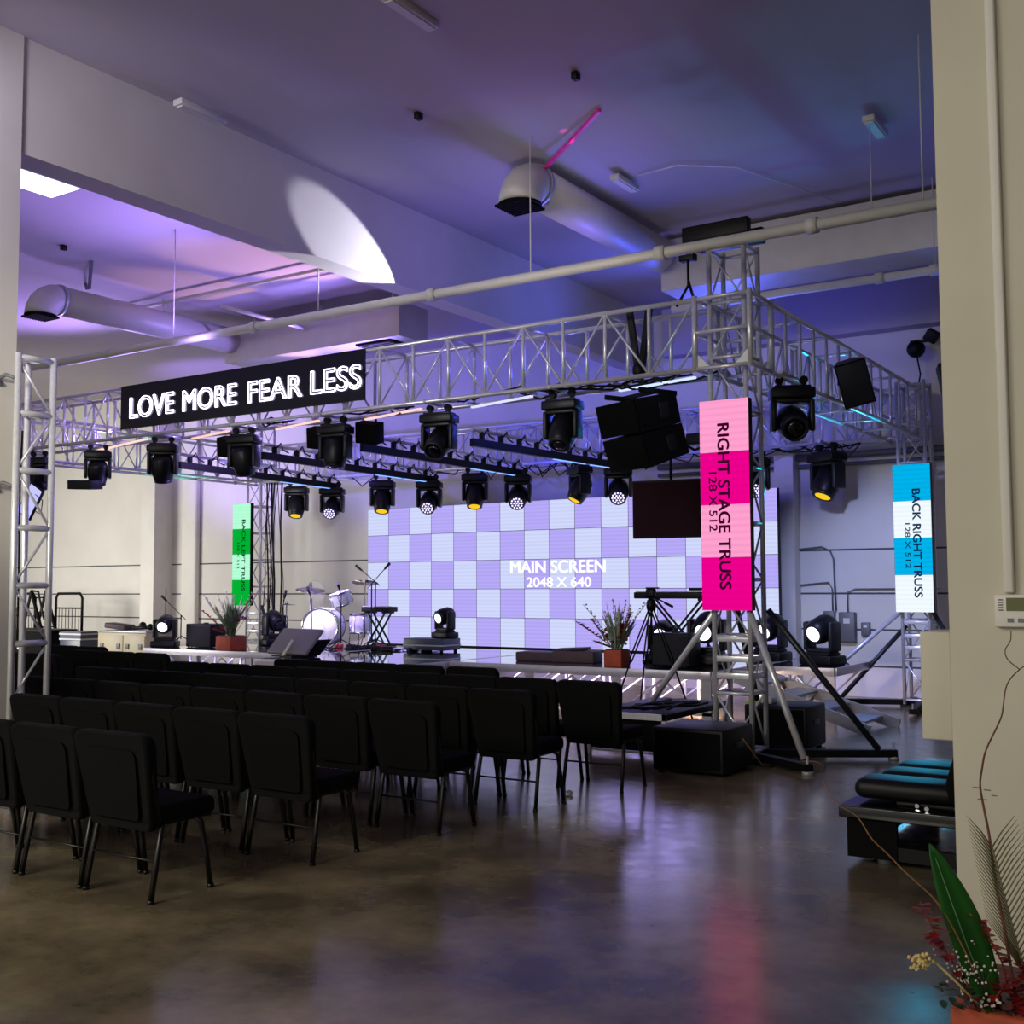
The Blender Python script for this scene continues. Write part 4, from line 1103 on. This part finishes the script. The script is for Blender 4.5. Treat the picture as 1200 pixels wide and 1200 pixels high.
# ------------------------------------------------------------------ riser with lounge seats at right
t = thing('seating_riser', 'low hollow black riser by the near right wall', 'riser', (2.95, -2.3, 0))
MB().b2(-.68, .75, -.9, 1.3, .27, .34, .006).build('top', mat('riser_gloss', (8, 8, 10), .2, 0, .1, 5, 0, .2, .5), t)
MB().b2(-.64, -.60, -.85, 1.25, .04, .27).build('side_panel', BLACKM, t)
MB().b2(-.64, .75, -.86, -.82, .04, .12).build('front_rail', BLACK, t)
MB().b2(-.64, -.35, -.87, -.83, .04, .27).build('front_panel', BLACKM, t)
for (x, y) in ((-.45, -.75), (.6, -.75), (-.45, 1.1), (.6, 1.1)): MB().tube((x, y, 0), (x, y, .05), .045, 14).build('foot', ALU2, t)
def lounge(y, label):
    t = thing('lounge_seat', label, 'seat', (2.72, y, .34))
    MB().box((-.1 if y < -2.8 else -.05, 0, .085), (.60, .31, .12), None, .055, 4).build('cushion', mat('vinyl_black', (9, 9, 12), .5, 0, .1, 20, 0, 0, .3), t)
    MB().box((.24, 0, .27), (.14, .31, .50), Euler((0, .3, 0)).to_matrix(), .05, 4).build('backrest', BLACKM, t)
    MB().b2(-.15, .25, -.14, .14, 0, .03, .01).build('pedestal', BLACK, t)
    MB().tube((-.02, -.145, .018), (-.02, -.17, .018), .013, 10).tube((.05, -.2, .018), (.05, -.235, .018), .013, 10).build('bolt', CHROME, t)
    return t
lounge(-2.92, 'black padded lounge seat nearest us on the low riser')
lounge(-2.56, 'middle black padded lounge seat on the low riser')
lounge(-2.22, 'rearmost black padded lounge seat on the low riser')
tag(MB().bar((2.93, -3.12, .36), (3.14, -3.06, .80), .02, .03).build('orange_strap', mat('strap_orange', (200, 88, 30), .5)), 'orange strap beside the nearest lounge seat', 'strap')

# ------------------------------------------------------------------ near right wall details
t = thing('thermostat', 'white wall thermostat with a green display on the near right wall', 'thermostat', (3.80, -6.22, 1.515))
MB().b2(-.067, .07, -.028, 0, .005, .105, .004).build('body', WHITEP, t)
MB().b2(-.032, .05, -.031, -.028, .055, .095).build('display', mat('lcd_green', (86, 88, 34), .3), t)
m = MB()
for k in range(5): m.b2(-.055, -.042, -.030, -.028, .055+k*.008, .059+k*.008)
m.build('vent_slot', GREYB, t)
m = MB()
for k in range(3): m.b2(-.03+k*.03, -.013+k*.03, -.031, -.028, .02, .032)
m.build('button', GREYB, t)
m = MB(); m.b2(-.02, 0, -.0, .0, 0, 0) if False else None
# stains on the wall
m = MB()
for (x, z, s) in ((3.66, 1.02, .012), (3.69, 1.015, .010), (3.675, .985, .014), (3.71, 1.0, .008)): m.b2(x-s, x+s, -6.2215, -6.2195, z-.0015, z+.0015)
tag(m.build('scuff_marks', mat('scuff_brown', (120, 104, 84), .8)), 'short brown scuff marks on the near right wall', 'marks', kind='stuff')

# foreground planter
PX, PY = 3.86, -6.74
t = thing('planter', 'large terracotta planter in the lower right corner with mixed dried and green plants', 'planter', (PX, PY, 0))
MB().b2(-.157, .30, -.124, .30, 0, .56, .012).build('pot', TERRA, t)
MB().b2(-.13, .28, -.10, .28, .54, .565).build('soil', WOODB, t)
IR = Vector((.835, .55, 0))          # a direction running along the pot's diagonal
def flat_leaf(mb, base, tip, wid, bulge, n=18):
    base = Vector(base); tip = Vector(tip); d = tip-base; L = d.length; d.normalize()
    side = (IR-d*IR.dot(d)).normalized(); nr = side.cross(d); prev = None; fs = []
    for k in range(n+1):
        f = k/n; w = wid*max(.02, math.sin(PI*min(1, (f*.9+.1)))**.75); cc = base+d*L*f+side*(bulge*math.sin(PI*f))
        row = [mb.bm.verts.new(cc+side*w*q+nr*(.28*abs(q)*w)) for q in (-1, -.5, 0, .5, 1)]
        if prev:
            for q in range(4): fs.append(mb.bm.faces.new((prev[q], prev[q+1], row[q+1], row[q])))
        prev = row
    mb._m(fs, True)
m = MB(); flat_leaf(m, (-.05, -.10, .555), (-.178, -.19, .985), .046, .006)
o = m.build('large_leaf', BIGG, t); sm = o.modifiers.new('thickness', 'SOLIDIFY'); sm.thickness = .002
m = MB(); m.path([(-.05, -.102, .56), (-.10, -.155, .73), (-.165, -.187, .95)], [.003, .002, .001], 5); m.build('leaf_rib', G1, t)
def sprig(mb, pts, n, r, sz, flat=False):
    pts = [Vector(p) for p in pts]; mb.path(pts, .0022, 5)
    for k in range(n):
        f = k/n*(len(pts)-1); i = int(f); p = pts[i].lerp(pts[min(i+1, len(pts)-1)], f-i)
        a = r.uniform(0, 2*PI)
        leaf(mb, p+Vector((r.uniform(-.008, .008), r.uniform(-.008, .008), 0)), (math.cos(a), math.sin(a), r.uniform(-.3, .5)), sz*r.uniform(.8, 1.3), sz*.5, n=4, bend=.1)
r = random.Random(9)
m = MB(); sprig(m, [(-.09, -.11, .56), (-.13, -.15, .67), (-.165, -.19, .75), (-.20, -.213, .84)], 60, r, .027); m.build('red_sprig', DRED, t)
m = MB(); sprig(m, [(.0, -.10, .56), (-.03, -.10, .69), (-.055, -.115, .75), (-.095, -.14, .81)], 44, r, .024); m.build('red_sprig', DRED, t)
m = MB(); sprig(m, [(.02, -.08, .56), (.0, -.09, .62), (.02, -.07, .69)], 40, r, .032); m.build('red_sprig', DRED, t)
m = MB(); sprig(m, [(-.04, -.09, .56), (-.05, -.12, .59), (-.02, -.11, .64)], 26, r, .028); m.build('red_sprig', DRED, t)
def smooth(pts, k=4):
    P = [Vector(p) for p in pts]; out = []
    for i in range(len(P)-1):
        a, b, c, d = P[max(0, i-1)], P[i], P[i+1], P[min(len(P)-1, i+2)]
        for j in range(k):
            u = j/k; out.append(.5*((2*b)+(c-a)*u+(2*a-5*b+4*c-d)*u*u+(3*b-a-3*c+d)*u**3))
    return out+[P[-1]]
# palm frond
m = MB(); st = [Vector((.03, -.05, .58)), Vector((.01, -.07, .70)), Vector((-.02, -.09, .85)), Vector((-.045, -.11, .99))]
m.path(st, .0028, 5)
for k in range(24):
    f = .2+.8*k/24; ff = f*3; i = min(2, int(ff)); p = st[i].lerp(st[i+1], min(1, ff-i))
    for s_ in (-1, 1):
        dd = (IR*s_*.62+Vector((0, 0, 1.15))).normalized(); LL = .17*(1.15-f*.55)
        q = p+dd*LL+IR*s_*.012-Vector((0, 0, .012)); m.path([p, p.lerp(q, .5)+IR*s_*-.004, q], [.0022, .002, .0005], 4)
m.build('palm_frond', PALM, t)
m = MB(); st = [Vector((.08, -.04, .58)), Vector((.08, -.04, .8)), Vector((.07, -.05, .96))]; m.path(st, .0025, 5)
for k in range(18):
    f = .1+.9*k/18; ff = f*2; i = min(1, int(ff)); p = st[i].lerp(st[i+1], min(1, ff-i))
    for s_ in (-1, 1):
        dd = (IR*s_*.5+Vector((0, 0, 1.2))).normalized(); LL = .17*(1.1-f*.5); m.path([p, p+dd*LL*.5, p+dd*LL+IR*s_*.01], [.0016, .0014, .0004], 4)
m.build('palm_frond', PALM, t)
m = MB()
for k in range(75): m.sphere((r.gauss(-.105, .03), -.155+r.uniform(-.03, .03), r.gauss(.68, .03)), r.uniform(.002, .004), u=6, v=4)
for k in range(14): m.sphere((r.gauss(-.06, .02), -.13, r.uniform(.575, .6)), r.uniform(.0025, .005), u=6, v=4)
m.build('white_blossom', WHT, t)['kind'] = 'stuff'
m = MB()
for k in range(44):
    a = r.uniform(0, 2*PI); leaf(m, (r.gauss(-.11, .03), r.uniform(-.17, -.1), r.uniform(.565, .65)), (math.cos(a), math.sin(a)*.5, .5), .035, .010, n=4)
for k in range(14): m.path([(r.uniform(-.12, -.04), -.10, .565), (r.gauss(-.10, .03), -.15, .67)], .001, 4)
m.build('small_foliage', mat('foliage_dark', (40, 62, 34), .6, 0, .3, 12), t)
m = MB(); m.path([(-.07, -.11, .56), (-.12, -.16, .63), (-.175, -.20, .695)], [.003, .0035, .004], 6); m.build('flower_stem', TANF, t)
m = MB()
for k in range(70): m.sphere((r.gauss(-.198, .013), r.gauss(-.212, .008), r.gauss(.693, .011)), r.uniform(.003, .006), u=6, v=4)
m.build('tan_flower', TANF, t)['kind'] = 'stuff'
m = MB()
q_ = smooth([(.0, -.07, .56), (-.02, -.09, .75), (-.04, -.10, .9), (-.047, -.111, 1.0), (-.058, -.118, 1.08), (-.064, -.121, 1.134), (-.058, -.118, 1.18), (-.048, -.113, 1.225), (-.02, -.095, 1.29), (-.01, -.09, 1.32), (.001, -.08, 1.39), (.03, -.06, 1.43), (.06, -.05, 1.45)]); m.path(q_, [.004*(1-.7*i/len(q_)) for i in range(len(q_))], 6)
m.path(smooth([(.03, -.06, 1.43), (.005, -.075, 1.455), (.0, -.08, 1.48), (.012, -.07, 1.505), (.014, -.07, 1.53)]), .0014, 5)
m.build('curly_twig', TWIG, t)
m = MB()
q_ = smooth([(-.06, -.10, .56), (-.11, -.15, .72), (-.161, -.186, .833), (-.205, -.216, .887), (-.235, -.235, .92), (-.268, -.257, .962), (-.30, -.28, 1.0), (-.33, -.298, 1.055), (-.366, -.321, 1.082), (-.392, -.337, 1.11), (-.402, -.345, 1.15)]); m.path(q_, [.003*(1-.7*i/len(q_)) for i in range(len(q_))], 6)
m.build('curly_twig', EARTH, t)

# repeats share a group
GR = {'truss_tower': 'truss towers holding up the rig', 'corner_block': 'corner blocks of the stage truss', 'side_truss': 'side trusses of the stage rig', 'led_banner': 'vertical LED panels hung on the truss towers',
      'pixel_bar': 'pixel bars under the stage truss', 'blinder_light': 'black box lights under the front truss', 'truss_glint': 'glowing bars imitating reflected light under the front truss', 'stage_deck': 'stage deck sections',
      'planter': 'terracotta planters', 'microphone_stand': 'microphone stands around the drums', 'cymbal_stand': 'cymbal stands of the drum kit', 'subwoofer': 'subwoofers at the front right tower',
      'lounge_seat': 'lounge seats on the low riser', 'junction_box': 'electrical boxes on the back wall', 'ceiling_light': 'ceiling light fittings', 'ceiling_sensor': 'small ceiling sensors', 'round_duct': 'round air ducts',
      'rectangular_duct': 'rectangular air ducts', 'sprinkler_pipe': 'sprinkler pipes', 'floor_par_light': 'uplights under the stage', 'amplifier': 'speaker boxes on the stage', 'wire_cart': 'black trolleys', 'keyboard': 'keyboards on the stage',
      'keyboard_stand': 'keyboard stands on the stage', 'conduit': 'thin conduits', 'hung_speaker': 'speakers hung on the right'}
for o in list(C.objects):
    if o.parent is None and 'label' in o and 'group' not in o:
        b = o.name.split('.')[0]
        if b in GR: o['group'] = GR[b]
        elif b == 'moving_head_light':
            l = o['label']
            o['group'] = 'moving heads with amber lenses' if 'amber' in l else 'LED wash lights' if 'wash' in l else 'moving heads under the front truss' if o.location.z > 2 else 'moving heads standing on the stage'
# ------------------------------------------------------------------ lights
def area(name, loc, target, sx, sy, power, rgb, spread=PI):
    l = bpy.data.lights.new(name, 'AREA'); l.shape = 'RECTANGLE'; l.size = sx; l.size_y = sy; l.energy = power; l.color = rgb; l.spread = spread
    o = bpy.data.objects.new(name, l); C.objects.link(o); o.location = loc
    o.rotation_euler = (Vector(target)-Vector(loc)).to_track_quat('-Z', 'Y').to_euler(); return o
def spot(name, loc, target, power, rgb, size, blend=.4, rad=.05):
    l = bpy.data.lights.new(name, 'SPOT'); l.energy = power; l.color = rgb; l.spot_size = size; l.spot_blend = blend; l.shadow_soft_size = rad
    o = bpy.data.objects.new(name, l); C.objects.link(o); o.location = loc
    o.rotation_euler = (Vector(target)-Vector(loc)).to_track_quat('-Z', 'Y').to_euler(); return o
W = sc.world or bpy.data.worlds.new('world'); sc.world = W; W.use_nodes = True
W.node_tree.nodes['Background'].inputs[0].default_value = (.80, .77, .70, 1); W.node_tree.nodes['Background'].inputs[1].default_value = .80
# unseen area light added far left, washing the left back wall
area('left_wall_fill', (-20.0, -2.0, 2.2), (-16.5, 7, 1.2), 3.5, 2.4, 330, (1, .97, .90), 1.9)
area('hall_fill', (-2.5, -13.5, 5.6), (-1.5, -4, .3), 5, 2.5, 210, (1, .94, .80), 1.7)  # unseen fill added behind the camera to brighten column, wall and floor
spot('back_wall_white', (-10.4, 3.4, 3.3), (-11.0, 7, 2.2), 90, (.96, .97, 1), 1.5, .8, .2)
spot('back_wall_right', (-.2, 2.6, 3.5), (.2, 7, 1.0), 620, (.42, .50, 1.0), 1.1, .8, .1)
spot('beam_pool', (-3.1, .9, 4.62), (-3.95, -.42, 5.28), 560, (.78, .78, 1.0), .50, .15, .02)
spot('ceiling_violet', (-7.0, 3.6, 4.5), (-8.5, -.5, 6.2), 480, (.36, .26, 1.0), 2.5, .9, .3)
spot('ceiling_violet_left', (-12.5, 2.5, 4.4), (-11.5, -1.5, 6.2), 650, (.50, .32, 1.0), 2.5, .9, .3)
spot('ceiling_orange', (-5.6, 4.4, 3.6), (-6.9, 1.2, 6.2), 1100, (1.0, .55, .30), .42, .5, .05)
spot('ceiling_orange_far', (-7.6, 5.2, 3.6), (-8.7, 1.6, 6.2), 900, (1.0, .55, .38), .36, .6, .05)
spot('ceiling_blue', (-1.8, 4.8, 4.5), (-2.4, 1.8, 6.2), 220, (.06, .10, 1.0), 2.4, .9, .3)
spot('ceiling_blue_front', (-1.6, 1.4, 4.5), (-2.6, -.8, 6.2), 90, (.22, .14, 1.0), 2.4, .9, .3)
spot('ceiling_purple_near', (-1.0, -.8, 4.6), (-1.2, -3.5, 6.2), 14, (1.0, .30, .8), 2.3, 1, .3)
spot('ceiling_blue_right', (2.2, 3.0, 4.4), (2.2, 2.0, 6.2), 28, (.05, .12, 1.0), 2.4, .9, .3)
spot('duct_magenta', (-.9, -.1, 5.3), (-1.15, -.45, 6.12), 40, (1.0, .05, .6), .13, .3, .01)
# added spots without fixtures, standing in for LED wash bounce on the trusses
spot('truss_up_left', (-8.0, 2.2, 1.2), (-8.0, 1.2, 4.0), 240, (.36, .26, 1.0), 2.5, .8, .2)
spot('truss_up_mid', (-4.6, 3.0, 1.2), (-4.4, 1.8, 4.0), 90, (.26, .20, 1.0), 2.5, .8, .2)
spot('truss_up_right', (-1.2, 3.3, 1.6), (-.6, 2.6, 4.0), 90, (.26, .30, 1.0), 2.4, .8, .2)
spot('truss_cyan', (.4, 5.3, 2.9), (.3, 2.6, 3.75), 130, (.0, .62, 1.0), 1.1, .6, .05)  # added to imitate the cyan panel reflected under the side truss
spot('truss_green', (-12.2, 5.2, 2.9), (-12.1, 3.6, 3.75), 60, (.05, 1.0, .5), 1.0, .6, .05)  # added to imitate the green panel reflected under the left truss
# stage washes
spot('wash_drums', (-9.3, 4.3, 3.2), (-9.5, 5.1, .9), 900, (.46, .34, 1.0), .95, .7, .08)
spot('wash_mid', (-7.1, 4.9, 3.0), (-6.9, 4.0, .6), 700, (.42, .34, 1.0), 1.3, .7, .08)
spot('wash_third', (-5.3, 4.9, 3.0), (-4.8, 3.6, .6), 600, (.42, .34, 1.0), 1.3, .7, .08)
spot('wash_right', (-3.5, 4.9, 3.0), (-2.8, 3.0, .6), 700, (.50, .42, 1.0), 1.3, .7, .08)
spot('wash_left_wing', (-10.9, 3.2, 3.4), (-10.9, 4.0, .6), 240, (.50, .36, 1.0), 1.1, .7, .08)
spot('floor_violet', (-.9, .9, 3.6), (1.1, -3.0, 0), 1000, (.26, .14, 1.0), .85, 1, .08)
spot('floor_blue_right', (1.0, 3.2, 3.6), (1.5, 2.4, 0), 300, (.12, .32, 1.0), 1.1, .9, .1)
for k, (x, c, pwr) in enumerate(((-4.6, (.50, .42, 1.0), 190), (-3.7, (1.0, .72, .42), 110), (-2.8, (.45, .40, 1.0), 190), (-1.7, (1.0, .74, .50), 110))):
    spot('under_stage_light', (x, 3.15, .47), (x+.2, 4.4, .05), pwr, c, 2.7, .6, .05)
for x in (-11.2, -9.6): spot('under_stage_light', (x, 3.45, .47), (x, 4.6, .05), 80, (.50, .40, 1.0), 2.7, .6, .05)
spot('wash_front_right', (-.9, .2, 3.6), (-.2, -.1, .3), 170, (.36, .26, 1.0), 1.0, .8, .05)
spot('drum_key', (-8.9, 1.3, 3.35), (-9.6, 5.05, .98), 800, (.78, .70, 1.0), .34, .6, .05)
spot('column_fill', (1.5, -12.5, 3.6), (-3.9, -4.95, 3.0), 2600, (1, .96, .84), .34, 1, .5)  # unseen spot added only to brighten the left column
spot('partition_fill', (2.6, -12.5, 3.2), (4.2, -6.2, 2.2), 170, (1, .95, .80), .75, .9, .5)  # unseen spot added only to brighten the near right partition
spot('cyan_floor_fill', (.57, 5.5, 2.3), (3.1, -4.6, 0), 130, (.0, .60, 1.0), .2, .6, .25)  # spot added to strengthen the cyan panel's reflection on the floor
spot('screen_floor_fill', (-3.5, 5.9, 1.9), (.6, -1.6, 0), 80, (.42, .34, 1.0), .55, .9, .8)  # spot added for violet streaks on the floor, beyond the screen's own emission
spot('duct_fill', (-.6, -3.4, 3.2), (-1.4, .6, 5.9), 130, (1, .90, .86), .9, 1, .3)
for (x, c, q) in ((-13.5, (.36, .24, 1.0), 420), (-9.5, (.14, .10, 1.0), 300), (-5.5, (.05, .06, 1.0), 230), (-1.8, (.05, .07, 1.0), 150)):
    spot('upper_wall_blue', (x, 3.9, 4.0), (x, 7.2, 5.3), q, c, 1.7, .7, .1)
spot('left_bay_violet', (-6.3, -.9, 4.5), (-6.6, -1.6, 6.2), 260, (.42, .28, 1.0), 2.6, .9, .2)
spot('key_front_truss', (-3, -7, 5.4), (-5, 0, 4.0), 320, (.80, .74, 1.0), 1.3, .8, .3)  # unseen spot added on the camera side to brighten the outer truss faces

# ------------------------------------------------------------------ camera
th = math.radians(33.364); p = math.radians(3.811); ro = math.radians(.2697)
Rv = Vector((math.cos(th), math.sin(th), 0)); Fw = Vector((-math.sin(th), math.cos(th), 0)); Z = Vector((0, 0, 1))
fwd = Fw*math.cos(p)+Z*math.sin(p); up0 = Z*math.cos(p)-Fw*math.sin(p)
right = Rv*math.cos(ro)-up0*math.sin(ro); up = Rv*math.sin(ro)+up0*math.cos(ro)
cam = bpy.data.cameras.new('camera'); co = bpy.data.objects.new('camera', cam); C.objects.link(co)
M = Matrix((( right.x, up.x, -fwd.x, 4.412), (right.y, up.y, -fwd.y, -9.989), (right.z, up.z, -fwd.z, 1.65), (0, 0, 0, 1)))
co.matrix_world = M
cam.sensor_width = 36; cam.lens = 36*1320.5/1200; cam.clip_start = .05; cam.clip_end = 100
cam.dof.use_dof = False
sc.camera = co
sc.view_settings.view_transform = 'Standard'; sc.view_settings.look = 'None'; sc.view_settings.gamma = 1
sc.view_settings.exposure = 0.0; sc.view_settings.use_curve_mapping = False
